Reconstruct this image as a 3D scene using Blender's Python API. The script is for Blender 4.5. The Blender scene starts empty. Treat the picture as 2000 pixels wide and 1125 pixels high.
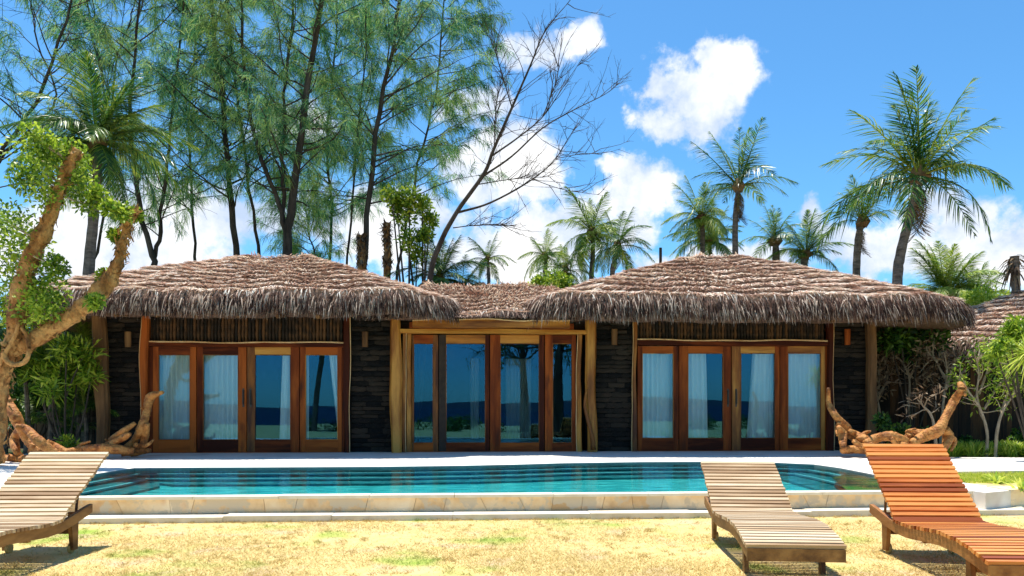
import bpy, math, random
import numpy as np
from mathutils import Vector, Matrix
from mathutils.geometry import tessellate_polygon

random.seed(7)
rng = np.random.default_rng(11)
PI = math.pi
scn = bpy.context.scene
COL = scn.collection

# ------------------------------------------------------------------ camera
EYE, FPX, HOR, YAW = 1.26, 1450.0, 797.0, math.radians(3.5)
cd = bpy.data.cameras.new('camera')
cam = bpy.data.objects.new('camera', cd); COL.objects.link(cam)
cam.location = (0, 0, EYE); cam.rotation_euler = (PI/2, 0, -YAW)
cd.sensor_width = 36; cd.lens = FPX/2000*36
cd.shift_y = (HOR-562.5)/2000
cd.clip_start = 0.05; cd.clip_end = 20000
scn.camera = cam
FW = np.array([math.sin(YAW), math.cos(YAW), 0.]); RT = np.array([math.cos(YAW), -math.sin(YAW), 0.])
UP = np.array([0, 0, 1.])

# ------------------------------------------------------------------ colour management
scn.view_settings.view_transform = 'Standard'
scn.view_settings.look = 'None'
scn.view_settings.exposure = 0.55
scn.view_settings.gamma = 1
scn.view_settings.use_curve_mapping = False
scn.cycles.max_bounces = 10; scn.cycles.transparent_max_bounces = 24
scn.cycles.diffuse_bounces = 4; scn.cycles.glossy_bounces = 4
scn.cycles.caustics_reflective = False; scn.cycles.caustics_refractive = False
scn.cycles.use_denoising = True

# ------------------------------------------------------------------ sun
TS = Vector((-0.13, 0.20, 1.0)).normalized()          # direction towards the sun
sl = bpy.data.lights.new('sun', 'SUN'); sl.energy = 5.0; sl.angle = math.radians(0.53); sl.color = (1, .955, .87)
so = bpy.data.objects.new('sun', sl); COL.objects.link(so)
so.rotation_euler = TS.to_track_quat('Z', 'Y').to_euler(); so.location = (0, 0, 40)

# ------------------------------------------------------------------ sky with cumulus clouds
def ray(px, py): return FW + RT*(px-1000)/FPX + UP*(HOR-py)/FPX
def W(px, py, d): return np.array([0, 0, EYE]) + ray(px, py)*d
def atY(px, py, Y): r = ray(px, py); return np.array([0, 0, EYE]) + r*(Y/r[1])
def atZ(px, py, z): r = ray(px, py); return np.array([0, 0, EYE]) + r*((z-EYE)/r[2])
def CAMP(x, d, z): return RT*x + FW*d + UP*z        # camera-aligned ground coordinates

wd = bpy.data.worlds.new('World'); scn.world = wd; wd.use_nodes = True
nt = wd.node_tree; nt.nodes.clear()
def N(t, **k):
    n = nt.nodes.new(t)
    for a, b in k.items(): setattr(n, a, b)
    return n
def lk(a, b): nt.links.new(a, b)
def M_(op, a, b=None, c=None, clamp=False):
    n = N('ShaderNodeMath', operation=op); n.use_clamp = clamp
    for i, v in enumerate((a, b, c)):
        if v is None: continue
        if hasattr(v, 'is_linked'): lk(v, n.inputs[i])
        else: n.inputs[i].default_value = v
    return n.outputs[0]
sky = N('ShaderNodeTexSky', sky_type='NISHITA'); sky.sun_disc = False
sky.sun_elevation = math.asin(TS.z); sky.sun_rotation = math.atan2(TS.x, TS.y)
sky.air_density = 1.0; sky.dust_density = 0.3; sky.ozone_density = 2.2
tc = N('ShaderNodeTexCoord'); sep = N('ShaderNodeSeparateXYZ'); lk(tc.outputs['Generated'], sep.inputs[0])
dy = M_('MAXIMUM', sep.outputs[1], 0.05)
u = M_('DIVIDE', sep.outputs[0], dy); v = M_('DIVIDE', sep.outputs[2], dy)
uv = N('ShaderNodeCombineXYZ'); lk(u, uv.inputs[0]); lk(v, uv.inputs[1])
nz = N('ShaderNodeTexNoise', noise_dimensions='3D'); nz.inputs['Scale'].default_value = 9; nz.inputs['Detail'].default_value = 9; nz.inputs['Roughness'].default_value = .6
lk(tc.outputs['Generated'], nz.inputs['Vector'])
nz2 = N('ShaderNodeTexNoise', noise_dimensions='3D'); nz2.inputs['Scale'].default_value = 30; nz2.inputs['Detail'].default_value = 8; nz2.inputs['Roughness'].default_value = .6
lk(tc.outputs['Generated'], nz2.inputs['Vector'])
# distort the lookup a little so that outlines billow
dsub = N('ShaderNodeVectorMath', operation='SUBTRACT'); lk(nz.outputs['Color'], dsub.inputs[0]); dsub.inputs[1].default_value = (.5, .5, .5)
dmul = N('ShaderNodeVectorMath', operation='SCALE'); lk(dsub.outputs[0], dmul.inputs[0]); dmul.inputs['Scale'].default_value = .10
dadd = N('ShaderNodeVectorMath', operation='ADD'); lk(uv.outputs[0], dadd.inputs[0]); lk(dmul.outputs[0], dadd.inputs[1])
BL = [(1355,195,115,100),(1425,150,75,75),(1300,235,80,45),(1390,110,50,40),(1275,170,40,40),
      (1250,370,95,75),(1225,330,45,45),(1300,365,45,40),(1230,440,80,50),
      (1130,62,62,46),(1040,80,80,50),(985,112,45,35),
      (1000,310,110,85),(920,330,95,80),(1060,335,60,60),(930,215,90,45),
      (1090,450,140,75),(980,490,170,70),(760,440,200,80),(480,420,220,80),(250,460,280,130),(80,470,130,90),(560,250,120,50),
      (1570,410,38,34),(1625,445,60,50),(1720,480,220,70),(1880,430,130,80),(1970,480,160,100),(1835,390,70,50),(1500,505,130,40),(1350,520,200,40)]
acc = None
for (cx, cy, rx, ry) in BL:
    r = ray(cx, cy); u0, v0 = r[0]/r[1], r[2]/r[1]
    n = N('ShaderNodeVectorMath', operation='SUBTRACT'); lk(dadd.outputs[0], n.inputs[0]); n.inputs[1].default_value = (u0, v0, 0)
    m = N('ShaderNodeVectorMath', operation='MULTIPLY'); lk(n.outputs[0], m.inputs[0]); m.inputs[1].default_value = (FPX/rx, FPX/ry, 0)
    l = N('ShaderNodeVectorMath', operation='LENGTH'); lk(m.outputs[0], l.inputs[0])
    f = M_('SUBTRACT', 1.26, l.outputs['Value'])
    acc = f if acc is None else M_('SMOOTH_MAX', acc, f, .25)
front = N('ShaderNodeMapRange'); lk(sep.outputs[1], front.inputs['Value']); front.inputs[1].default_value = .25; front.inputs[2].default_value = .5
nz3 = N('ShaderNodeTexNoise', noise_dimensions='3D'); nz3.inputs['Scale'].default_value = 3.2; nz3.inputs['Detail'].default_value = 9
lk(tc.outputs['Generated'], nz3.inputs['Vector'])
gen = M_('MULTIPLY_ADD', M_('SUBTRACT', nz3.outputs['Fac'], .60), 7.0, 0.0)
accf = M_('ADD', M_('MULTIPLY', acc, front.outputs[0]), M_('MULTIPLY', gen, M_('SUBTRACT', 1, front.outputs[0])))
fld = M_('ADD', accf, M_('MULTIPLY', M_('SUBTRACT', nz2.outputs['Fac'], .5), 1.5))
fld = M_('ADD', fld, M_('MULTIPLY', M_('SUBTRACT', nz.outputs['Fac'], .5), 1.6))
den = N('ShaderNodeMapRange', interpolation_type='SMOOTHSTEP'); lk(fld, den.inputs['Value']); den.inputs[1].default_value = .22; den.inputs[2].default_value = .75
abv = N('ShaderNodeMapRange'); lk(sep.outputs[2], abv.inputs['Value']); abv.inputs[1].default_value = -.01; abv.inputs[2].default_value = .02
den2 = M_('MULTIPLY', den.outputs[0], abv.outputs[0])
# cloud body: white with pale blue-grey bellies
cr = N('ShaderNodeValToRGB'); cr.color_ramp.elements[0].position = .40; cr.color_ramp.elements[0].color = (.50, .62, .82, 1)
cr.color_ramp.elements[1].position = .60; cr.color_ramp.elements[1].color = (1, 1, 1, 1); lk(nz.outputs['Fac'], cr.inputs[0])
csc = N('ShaderNodeVectorMath', operation='SCALE'); lk(cr.outputs[0], csc.inputs[0]); csc.inputs['Scale'].default_value = 7.2
sat = N('ShaderNodeVectorMath', operation='MULTIPLY'); lk(sky.outputs[0], sat.inputs[0]); sat.inputs[1].default_value = (.52, .97, 1.20)
mx = N('ShaderNodeMix', data_type='RGBA'); lk(den2, mx.inputs[0]); lk(sat.outputs[0], mx.inputs[6]); lk(csc.outputs[0], mx.inputs[7])
bg = N('ShaderNodeBackground'); lk(mx.outputs[2], bg.inputs[0]); bg.inputs[1].default_value = .115
wo = N('ShaderNodeOutputWorld'); lk(bg.outputs[0], wo.inputs[0])

# ================================================================== helpers
class MB:
    def __init__(s): s.v = []; s.f = []; s.n = 0
    def add(s, V, F, mi=0):
        V = np.asarray(V, float).reshape(-1, 3); F = np.asarray(F, int)
        s.v.append(V); s.f.append((F+s.n, mi)); s.n += len(V); return s
    def box(s, lo, hi, mi=0, jit=0):
        (a, b, c), (d, e, f) = lo, hi
        V = np.array([(a,b,c),(d,b,c),(d,e,c),(a,e,c),(a,b,f),(d,b,f),(d,e,f),(a,e,f)], float)
        if jit: V += rng.uniform(-jit, jit, V.shape)
        return s.add(V, BOXF, mi)
    def hexa(s, V, mi=0): return s.add(V, BOXF, mi)
    def build(s, name, mats, parent=None, off=None, smooth=False, link=True):
        me = bpy.data.meshes.new(name)
        V = np.concatenate(s.v) if s.v else np.zeros((0, 3))
        if off is not None: V = V-np.asarray(off)
        me.vertices.add(len(V)); me.vertices.foreach_set('co', V.astype(np.float32).ravel())
        li = np.concatenate([f.ravel() for f, _ in s.f]); tot = np.concatenate([np.full(len(f), f.shape[1]) for f, _ in s.f])
        mi = np.concatenate([np.full(len(f), m) for f, m in s.f])
        st = np.concatenate([[0], np.cumsum(tot)[:-1]])
        me.loops.add(len(li)); me.loops.foreach_set('vertex_index', li.astype(np.int32))
        me.polygons.add(len(tot)); me.polygons.foreach_set('loop_start', st.astype(np.int32)); me.polygons.foreach_set('loop_total', tot.astype(np.int32))
        me.polygons.foreach_set('material_index', mi.astype(np.int32))
        me.polygons.foreach_set('use_smooth', np.full(len(tot), bool(smooth)))
        for m in (mats if isinstance(mats, (list, tuple)) else [mats]): me.materials.append(m)
        me.update(calc_edges=True); me.validate()
        if not link: return me
        return ob(name, me, parent)
BOXF = np.array([(0,3,2,1),(4,5,6,7),(0,1,5,4),(1,2,6,5),(2,3,7,6),(3,0,4,7)])
def ob(name, me, parent=None, loc=None, rot=None, scale=None):
    o = bpy.data.objects.new(name, me); COL.objects.link(o)
    if parent is not None: o.parent = parent
    if loc is not None: o.location = loc
    if rot is not None: o.rotation_euler = rot
    if scale is not None: o.scale = scale
    return o
def thing(name, label, cat, loc=(0, 0, 0), rz=0, group=None):
    o = bpy.data.objects.new(name, None); COL.objects.link(o)
    o.location = loc; o.rotation_euler = (0, 0, rz); o.empty_display_size = .2
    o['label'] = label; o['category'] = cat
    if group: o['group'] = group
    return o
def tag(o, label, cat, group=None):
    o['label'] = label; o['category'] = cat
    if group: o['group'] = group
    return o
def struct(o): o['kind'] = 'structure'; return o
def stuff(o): o['kind'] = 'stuff'; return o
def nrm(a): a = np.asarray(a, float); return a/np.maximum(np.linalg.norm(a, axis=-1, keepdims=True), 1e-9)
def tube_arr(P, R, n=8, jit=0., flat=1.):
    P = np.asarray(P, float); k = len(P); R = np.broadcast_to(np.asarray(R, float), (k,))
    T = nrm(np.gradient(P, axis=0)); ref = np.array([0, 0, 1.]) if abs(T[:, 2]).mean() < .8 else np.array([0, 1., 0])
    A = nrm(np.cross(T, ref)); B = np.cross(A, T)
    a = np.arange(n)*2*PI/n
    V = P[:, None] + R[:, None, None]*(np.cos(a)[None, :, None]*A[:, None]*flat+np.sin(a)[None, :, None]*B[:, None])
    if jit: V = V + rng.normal(0, 1, V.shape)*(R*jit)[:, None, None]
    i = np.arange(k-1)[:, None]*n; j = np.arange(n)[None]; j2 = (j+1) % n
    F = np.stack([i+j, i+j2, i+n+j2, i+n+j], -1).reshape(-1, 4)
    return V.reshape(-1, 3), F
def tube(mb, P, R, n=8, jit=0., mi=0, caps=True, flat=1.):
    V, F = tube_arr(P, R, n, jit, flat); b = mb.n; mb.add(V, F, mi)
    if caps:
        mb.f.append((np.array([list(range(n-1, -1, -1))])+b, mi)); mb.f.append((np.array([list(range(n))])+b+len(V)-n, mi))
def spline(P, n):
    P = np.asarray(P, float); k = len(P); Q = np.vstack([2*P[0]-P[1], P, 2*P[-1]-P[-2]])
    t = np.linspace(0, k-1-1e-6, n); i = t.astype(int); f = (t-i)[:, None]
    a, b, c, d = Q[i], Q[i+1], Q[i+2], Q[i+3]
    return .5*((2*b)+(-a+c)*f+(2*a-5*b+4*c-d)*f*f+(-a+3*b-3*c+d)*f**3)
def strips(mb, P, D, S, L, Wd, B=None, segs=2, prof=None, mi=0):
    """N bent tapering blades: p(t) = P + D L t + B t^2, width profile prof"""
    P = np.asarray(P, float); n = len(P); L = np.broadcast_to(L, (n,)); Wd = np.broadcast_to(Wd, (n,))
    B = np.zeros((n, 3)) if B is None else B
    prof = prof or [1]*segs+[.15]; rows = []
    for k in range(segs+1):
        t = k/segs; c = P+D*(L*t)[:, None]+B*t*t; w = S*(Wd*prof[k]*.5)[:, None]
        rows.append(np.stack([c-w, c+w], 1))
    V = np.concatenate(rows, 1).reshape(-1, 3); m = 2*(segs+1)
    q = np.array([(2*k, 2*k+1, 2*k+3, 2*k+2) for k in range(segs)])
    F = (np.arange(n)[:, None, None]*m+q[None]).reshape(-1, 4)
    mb.add(V, F, mi)
def poly(mb, pts, z, mi=0, flip=False):
    pts = [(p[0], p[1], z) for p in pts]; tr = tessellate_polygon([[Vector(p) for p in pts]])
    F = []
    for a, b, c in tr:
        A, B_, C_ = (np.array(pts[i][:2]) for i in (a, b, c))
        if (B_[0]-A[0])*(C_[1]-A[1])-(B_[1]-A[1])*(C_[0]-A[0]) < 0: a, b = b, a
        F.append((b, a, c) if flip else (a, b, c))
    mb.add(pts, F, mi)
def skirt(mb, pts, z0, z1, mi=0, closed=True):
    P = np.array([(p[0], p[1]) for p in pts]); n = len(P); V = np.vstack([np.c_[P, np.full(n, z0)], np.c_[P, np.full(n, z1)]])
    m = n if closed else n-1; i = np.arange(m); j = (i+1) % n
    mb.add(V, np.stack([i, j, j+n, i+n], 1), mi)

# ------------------------------------------------------------------ materials
def mat(name, cols, scale=6., rough=.7, bump=.3, stretch=(1, 1, 1), island=0., objr=0., detail=6., spec=.3, tl=0., pos=(.3, .7), bscale=None, second=None, coord='Object', dist=.01, hue=0., spots=None):
    """cols: colours of a noise ramp; island/objr: value variation per loose piece / per object; tl: translucent share;
    second=(colour, scale, lo, hi): large patches of another colour"""
    m = bpy.data.materials.new(name); m.use_nodes = True; t = m.node_tree; t.nodes.clear()
    def n_(k, **kw):
        x = t.nodes.new(k)
        for a, b in kw.items(): setattr(x, a, b)
        return x
    L = t.links.new
    if coord == 'World': src = n_('ShaderNodeNewGeometry').outputs['Position']
    else: src = n_('ShaderNodeTexCoord').outputs[coord]
    mp = n_('ShaderNodeMapping'); mp.inputs['Scale'].default_value = stretch; L(src, mp.inputs[0])
    oi = n_('ShaderNodeObjectInfo')
    if objr and coord != 'World':
        sc = n_('ShaderNodeMath', operation='MULTIPLY'); L(oi.outputs['Random'], sc.inputs[0]); sc.inputs[1].default_value = 37
        L(sc.outputs[0], mp.inputs['Location'])
    nz = n_('ShaderNodeTexNoise'); nz.inputs['Scale'].default_value = scale; nz.inputs['Detail'].default_value = detail; nz.inputs['Roughness'].default_value = .6
    L(mp.outputs[0], nz.inputs['Vector'])
    cr = n_('ShaderNodeValToRGB'); e = cr.color_ramp.elements
    for i in range(len(cols)-2): e.new(.5)
    for i, c in enumerate(cols):
        e[i].position = pos[0]+(pos[1]-pos[0])*i/(len(cols)-1); e[i].color = (*c, 1)
    fac = nz.outputs['Fac']
    geo = n_('ShaderNodeNewGeometry')
    if island:
        mr = n_('ShaderNodeMath', operation='MULTIPLY_ADD'); sb = n_('ShaderNodeMath', operation='SUBTRACT'); sb.inputs[1].default_value = .5
        L(geo.outputs['Random Per Island'], sb.inputs[0]); L(sb.outputs[0], mr.inputs[0]); mr.inputs[1].default_value = island; L(fac, mr.inputs[2]); fac = mr.outputs[0]
    if objr:
        mr = n_('ShaderNodeMath', operation='MULTIPLY_ADD'); sb = n_('ShaderNodeMath', operation='SUBTRACT'); sb.inputs[1].default_value = .5
        L(oi.outputs['Random'], sb.inputs[0]); L(sb.outputs[0], mr.inputs[0]); mr.inputs[1].default_value = objr; L(fac, mr.inputs[2]); fac = mr.outputs[0]
    L(fac, cr.inputs[0]); col = cr.outputs[0]
    for sec in ([second] if second and not isinstance(second[0][0], tuple) else (second or [])):
        n2 = n_('ShaderNodeTexNoise'); n2.inputs['Scale'].default_value = sec[1]; n2.inputs['Detail'].default_value = 5
        if len(sec) > 4:
            mp2 = n_('ShaderNodeMapping'); mp2.inputs['Scale'].default_value = sec[4]; L(src, mp2.inputs[0]); L(mp2.outputs[0], n2.inputs['Vector'])
        else: L(src, n2.inputs['Vector'])
        mr = n_('ShaderNodeMapRange'); mr.inputs[1].default_value = sec[2]; mr.inputs[2].default_value = sec[3]; L(n2.outputs['Fac'], mr.inputs['Value'])
        mx = n_('ShaderNodeMix', data_type='RGBA'); L(mr.outputs[0], mx.inputs[0]); L(col, mx.inputs[6]); mx.inputs[7].default_value = (*sec[0], 1); col = mx.outputs[2]
    bs = n_('ShaderNodeBsdfPrincipled'); L(col, bs.inputs['Base Color'])
    bs.inputs['Roughness'].default_value = rough; bs.inputs['Specular IOR Level'].default_value = spec
    if bump:
        nb = nz
        if bscale:
            nb = n_('ShaderNodeTexNoise'); nb.inputs['Scale'].default_value = bscale; nb.inputs['Detail'].default_value = 6; L(mp.outputs[0], nb.inputs['Vector'])
        bp = n_('ShaderNodeBump'); bp.inputs['Strength'].default_value = bump; bp.inputs['Distance'].default_value = dist
        L(nb.outputs['Fac'], bp.inputs['Height']); L(bp.outputs[0], bs.inputs['Normal'])
    out = n_('ShaderNodeOutputMaterial'); sh = bs.outputs[0]
    if tl:
        tr = n_('ShaderNodeBsdfTranslucent'); L(col, tr.inputs[0]); ms = n_('ShaderNodeMixShader'); ms.inputs[0].default_value = tl
        L(sh, ms.inputs[1]); L(tr.outputs[0], ms.inputs[2]); sh = ms.outputs[0]
    L(sh, out.inputs[0]); return m

def srf(h):  # sRGB 0..255 to linear
    return tuple(((c/255)/12.92 if c/255 <= .04045 else ((c/255+.055)/1.055)**2.4) for c in h)

m_teak = mat('teak_red', [(.050,.008,.002),(.20,.038,.006),(.40,.095,.014)], 5, .6, .35, (1,1,.12), objr=.45, bscale=22, spec=.15, second=((.08,.02,.008), 3, .62, .74, (1.5,1.5,.3)))
m_teakh = mat('teak_red_rail', [(.050,.008,.002),(.20,.038,.006),(.40,.095,.014)], 5, .6, .35, (.12,1,1), objr=.45, bscale=22, spec=.15)
m_honey = mat('honey_wood', [(.07,.018,.004),(.27,.090,.013),(.55,.25,.045)], 5, .5, .4, (1,1,.15), objr=.25, bscale=20, second=((.16,.055,.015), 2.5, .6, .72, (2,2,.25)))
m_honeyh = mat('honey_wood_beam', [(.16,.045,.007),(.46,.17,.022),(.68,.34,.065)], 5, .5, .4, (.12,1,1), objr=.25, bscale=20, second=((.2,.07,.02), 2.5, .6, .72, (.25,2,2)))
m_sap = mat('pale_sapwood', [(.55,.30,.12),(.8,.55,.28)], 8, .6, .3, (1,1,.4))
m_post = mat('weathered_post', [(.06,.025,.009),(.17,.08,.028),(.30,.16,.06)], 6, .7, .6, (1,1,.12), objr=.2, bscale=18)
m_dark = mat('dark_interior_wood', [(.02,.012,.008),(.05,.03,.018)], 6, .7, .3)
m_back = mat('dark_wall_backing', [(.008,.007,.006),(.018,.015,.012)], 8, .9, .3)
m_stone = mat('dark_stacked_stone', [(.006,.006,.006),(.022,.017,.013),(.06,.042,.028)], 7, .75, .9, (1,1,2.5), objr=.6, bscale=18, dist=.03, second=((.14,.085,.05), 9, .62, .76))
m_slat = mat('dark_bamboo_batten', [(.010,.007,.005),(.035,.02,.011),(.12,.055,.02)], 7, .7, .6, (1,1,.35), objr=.4, bscale=16, dist=.015)
m_thbase = mat('thatch_base', [(.14,.07,.04),(.36,.22,.14)], 12, .95, .8, coord='World', dist=.05)
m_thatch = mat('thatch_strands', [(.15,.055,.03),(.48,.25,.17),(.74,.50,.37),(.95,.84,.70)], 5, .85, 0, island=.7, coord='World', tl=.15, pos=(.02,.56), second=((.42,.22,.14), .9, .52, .72))
m_fringe = mat('thatch_fringe_shaded', [(.020,.008,.005),(.070,.029,.018),(.15,.072,.045),(.66,.50,.38)], pos=(.2,.86), scale=5, rough=.8, bump=0, island=.75, coord='World', tl=.1)  # darker copy of the thatch: shade of the eave face put in the colour
m_white = mat('pale_terrace_stone', [(.68,.62,.54),(.78,.73,.66)], 3, .75, .15, coord='World', second=((.55,.44,.36), 1.3, .55, .75))
m_cope = mat('pale_coping_stone', [(.70,.60,.44),(.85,.77,.62)], 5, .7, .2, coord='World')
m_face = mat('beige_facing_stone', [(.60,.37,.17),(.80,.56,.30),(.88,.70,.46)], 2.5, .7, .3, objr=.16, coord='World', second=[((.52,.27,.12), 2.6, .60, .78), ((.62,.50,.34), 5.5, .5, .56)])
m_grout = mat('grout', [(.42,.28,.15),(.55,.40,.24)], 9, .9, .3)
m_pool = mat('teal_pool_tile', [(.03,.24,.26),(.07,.44,.46),(.22,.62,.60)], 2.4, .5, 0, (1,2.2,1), coord='World', detail=3)
m_poold = mat('dark_pool_tile', [(.015,.075,.085),(.04,.20,.23),(.10,.36,.39)], 5, .4, 0, (1,1,1), coord='World')
m_nose = mat('pale_step_nosing', [(.35,.55,.60),(.5,.7,.75)], 6, .5, 0, coord='World')
m_lawn = mat('sandy_lawn', [(.54,.39,.14),(.60,.45,.18),(.65,.50,.22)], 9, .95, .35, coord='World', dist=.02, bscale=40,
             second=[((.30,.38,.06), 1.1, .55, .70), ((.55,.40,.24), 2.3, .54, .72), ((.24,.33,.05), .7, .62, .72)])
m_garden = mat('garden_soil', [(.03,.022,.012),(.09,.065,.03)], 7, .95, .5, coord='World', second=((.12,.20,.03), .8, .45, .6))
m_grass = mat('dry_grass_blades', [(.50,.35,.11),(.60,.45,.17),(.68,.54,.25)], 3, .8, 0, island=.5, coord='World', tl=.25,
              second=[((.26,.38,.05), 1.1, .55, .70), ((.22,.34,.04), .7, .62, .72)])
m_sand = mat('beach_sand', [(.52,.44,.30),(.66,.58,.42)], 3, .9, .3, coord='World')
m_sea = mat('sea_water', [(.004,.02,.04),(.008,.03,.055)], .5, .6, .6, coord='World', dist=.3, spec=.12)
m_hill = mat('far_hill', [(.01,.03,.045),(.02,.045,.06)], .01, .9, 0, coord='World')
m_bark = mat('casuarina_bark', [(.018,.014,.010),(.055,.042,.03),(.10,.08,.06)], 5, .9, .7, (1,1,.3), coord='World', dist=.03, bscale=9)
m_needle = mat('casuarina_needles', [(.02,.12,.055),(.07,.29,.12),(.22,.48,.17),(.52,.66,.18)], .5, .6, 0, island=.55, coord='World', tl=.45, second=[((.34,.42,.09), .45, .54, .72)])
m_pfrond = mat('coconut_frond', [(.015,.065,.012),(.05,.16,.02),(.14,.28,.035),(.36,.42,.07)], 1.2, .38, 0, island=.5, objr=.25, tl=.35, spec=.5)
m_yfrond = mat('yellowing_frond', [(.06,.14,.015),(.20,.32,.03),(.42,.48,.08)], 1.2, .45, 0, island=.4, objr=.3, tl=.35, spec=.4)
m_dead = mat('dead_frond', [(.05,.032,.02),(.16,.10,.055),(.28,.2,.11)], 2, .9, 0, island=.5, tl=.1)
m_ptrunk = mat('palm_trunk', [(.06,.05,.04),(.14,.115,.09),(.22,.185,.15)], 5, .9, .7, (1,1,3), coord='Object', dist=.02)
m_tan = mat('tan_bark', [(.11,.042,.011),(.34,.15,.040),(.54,.29,.095),(.19,.075,.02)], 4, .85, 1., (1,1,.6), coord='World', dist=.08, bscale=10, second=((.10,.045,.015), 9, .60, .74))
m_drift = mat('driftwood', [(.13,.042,.011),(.38,.14,.034),(.56,.26,.07),(.28,.095,.024)], 5, .6, 1., (1,1,1), coord='World', dist=.06, bscale=16, second=((.09,.03,.009), 11, .60, .76, (.5,1,2.5)))
m_leafy = mat('bright_leaf', [(.08,.17,.010),(.24,.38,.022),(.48,.58,.06)], 1.5, .45, 0, island=.6, coord='World', tl=.4, spec=.4)
m_leafm = mat('mid_leaf', [(.012,.05,.010),(.045,.13,.02),(.13,.24,.03)], 1.5, .45, 0, island=.6, coord='World', tl=.35, spec=.4)
m_paleb = mat('pale_shrub_bark', [(.30,.22,.14),(.50,.40,.28)], 8, .8, .4, coord='World')
m_dryleaf = mat('dry_shrub_leaf', [(.09,.05,.025),(.24,.15,.09),(.42,.31,.20)], 2, .8, 0, island=.6, coord='World', tl=.25)
m_lily = mat('grass_lily_leaf', [(.20,.34,.02),(.46,.56,.05),(.66,.70,.14)], 2, .45, 0, island=.5, coord='World', tl=.4)
m_curt = mat('white_curtain', [(.90,.94,.95),(.96,.98,.98)], 3, .9, .05, tl=.12)
m_slatr = mat('red_varnished_slat', [(.28,.065,.014),(.56,.160,.032),(.70,.28,.07)], 5, .38, .25, (.25,3,1), objr=.8, bscale=25, spec=.35, second=((.16,.045,.014), 3, .6, .72, (.4,3,1)))
m_slatb = mat('bleached_slat', [(.29,.165,.075),(.50,.345,.195),(.66,.52,.345)], 5, .6, .3, (.25,3,1), objr=.5, bscale=25, second=((.44,.17,.09), 2.4, .60, .74, (.5,3,1)))
m_rail = mat('oiled_rail_wood', [(.07,.027,.009),(.20,.095,.03),(.34,.18,.06)], 4, .55, .4, (2,.5,2), objr=.3, bscale=18)
m_railr = mat('red_brown_rail_wood', [(.08,.027,.008),(.24,.085,.022),(.38,.17,.05)], 4, .5, .4, (2,.5,2), objr=.3, bscale=18)
m_rubber = mat('wheel_tan', [(.35,.25,.08),(.5,.38,.15)], 6, .6, .1)
m_pebble = mat('white_pebble', [(.7,.7,.68),(.8,.8,.78)], 6, .6, .1)
m_floor = mat('room_floor', [(.10,.08,.06),(.16,.13,.1)], 3, .4, .1)
m_metal = mat('dark_metal', [(.02,.015,.01),(.05,.04,.03)], 9, .4, .1, spec=.5)

def glass_mat(name, refl, tint):
    m = bpy.data.materials.new(name); m.use_nodes = True; t = m.node_tree; t.nodes.clear(); L = t.links.new
    fr = t.nodes.new('ShaderNodeFresnel'); fr.inputs[0].default_value = 1.5
    ad = t.nodes.new('ShaderNodeMath'); ad.operation = 'ADD'; ad.use_clamp = True; L(fr.outputs[0], ad.inputs[0]); ad.inputs[1].default_value = refl
    tr = t.nodes.new('ShaderNodeBsdfTransparent'); tr.inputs[0].default_value = (*tint, 1)
    gl = t.nodes.new('ShaderNodeBsdfGlossy'); gl.inputs['Roughness'].default_value = 0.005; gl.inputs[0].default_value = (.13, .47, .85, 1)
    ms = t.nodes.new('ShaderNodeMixShader'); L(ad.outputs[0], ms.inputs[0]); L(tr.outputs[0], ms.inputs[1]); L(gl.outputs[0], ms.inputs[2])
    o = t.nodes.new('ShaderNodeOutputMaterial'); L(ms.outputs[0], o.inputs[0]); return m
m_glass = glass_mat('door_glass', .05, (.92, 1.0, 1.0))
def water_mat():
    m = bpy.data.materials.new('pool_water'); m.use_nodes = True; t = m.node_tree; t.nodes.clear(); L = t.links.new
    g = t.nodes.new('ShaderNodeNewGeometry')
    mp = t.nodes.new('ShaderNodeMapping'); mp.inputs['Scale'].default_value = (1, 1.6, 1); L(g.outputs['Position'], mp.inputs[0])
    nz = t.nodes.new('ShaderNodeTexNoise'); nz.inputs['Scale'].default_value = 2.6; nz.inputs['Detail'].default_value = 4; L(mp.outputs[0], nz.inputs['Vector'])
    bp = t.nodes.new('ShaderNodeBump'); bp.inputs['Strength'].default_value = .45; bp.inputs['Distance'].default_value = .03; L(nz.outputs[0], bp.inputs['Height'])
    fr = t.nodes.new('ShaderNodeFresnel'); fr.inputs[0].default_value = 1.33; L(bp.outputs[0], fr.inputs['Normal'])
    fm = t.nodes.new('ShaderNodeMath'); fm.operation = 'MULTIPLY'; fm.inputs[1].default_value = .85; L(fr.outputs[0], fm.inputs[0])
    tr = t.nodes.new('ShaderNodeBsdfTransparent'); tr.inputs[0].default_value = (.50, .90, .90, 1)
    gl = t.nodes.new('ShaderNodeBsdfGlossy'); gl.inputs['Roughness'].default_value = .03; L(bp.outputs[0], gl.inputs['Normal'])
    ms = t.nodes.new('ShaderNodeMixShader'); L(fm.outputs[0], ms.inputs[0]); L(tr.outputs[0], ms.inputs[1]); L(gl.outputs[0], ms.inputs[2])
    o = t.nodes.new('ShaderNodeOutputMaterial'); L(ms.outputs[0], o.inputs[0]); return m
m_water = water_mat()

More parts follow.
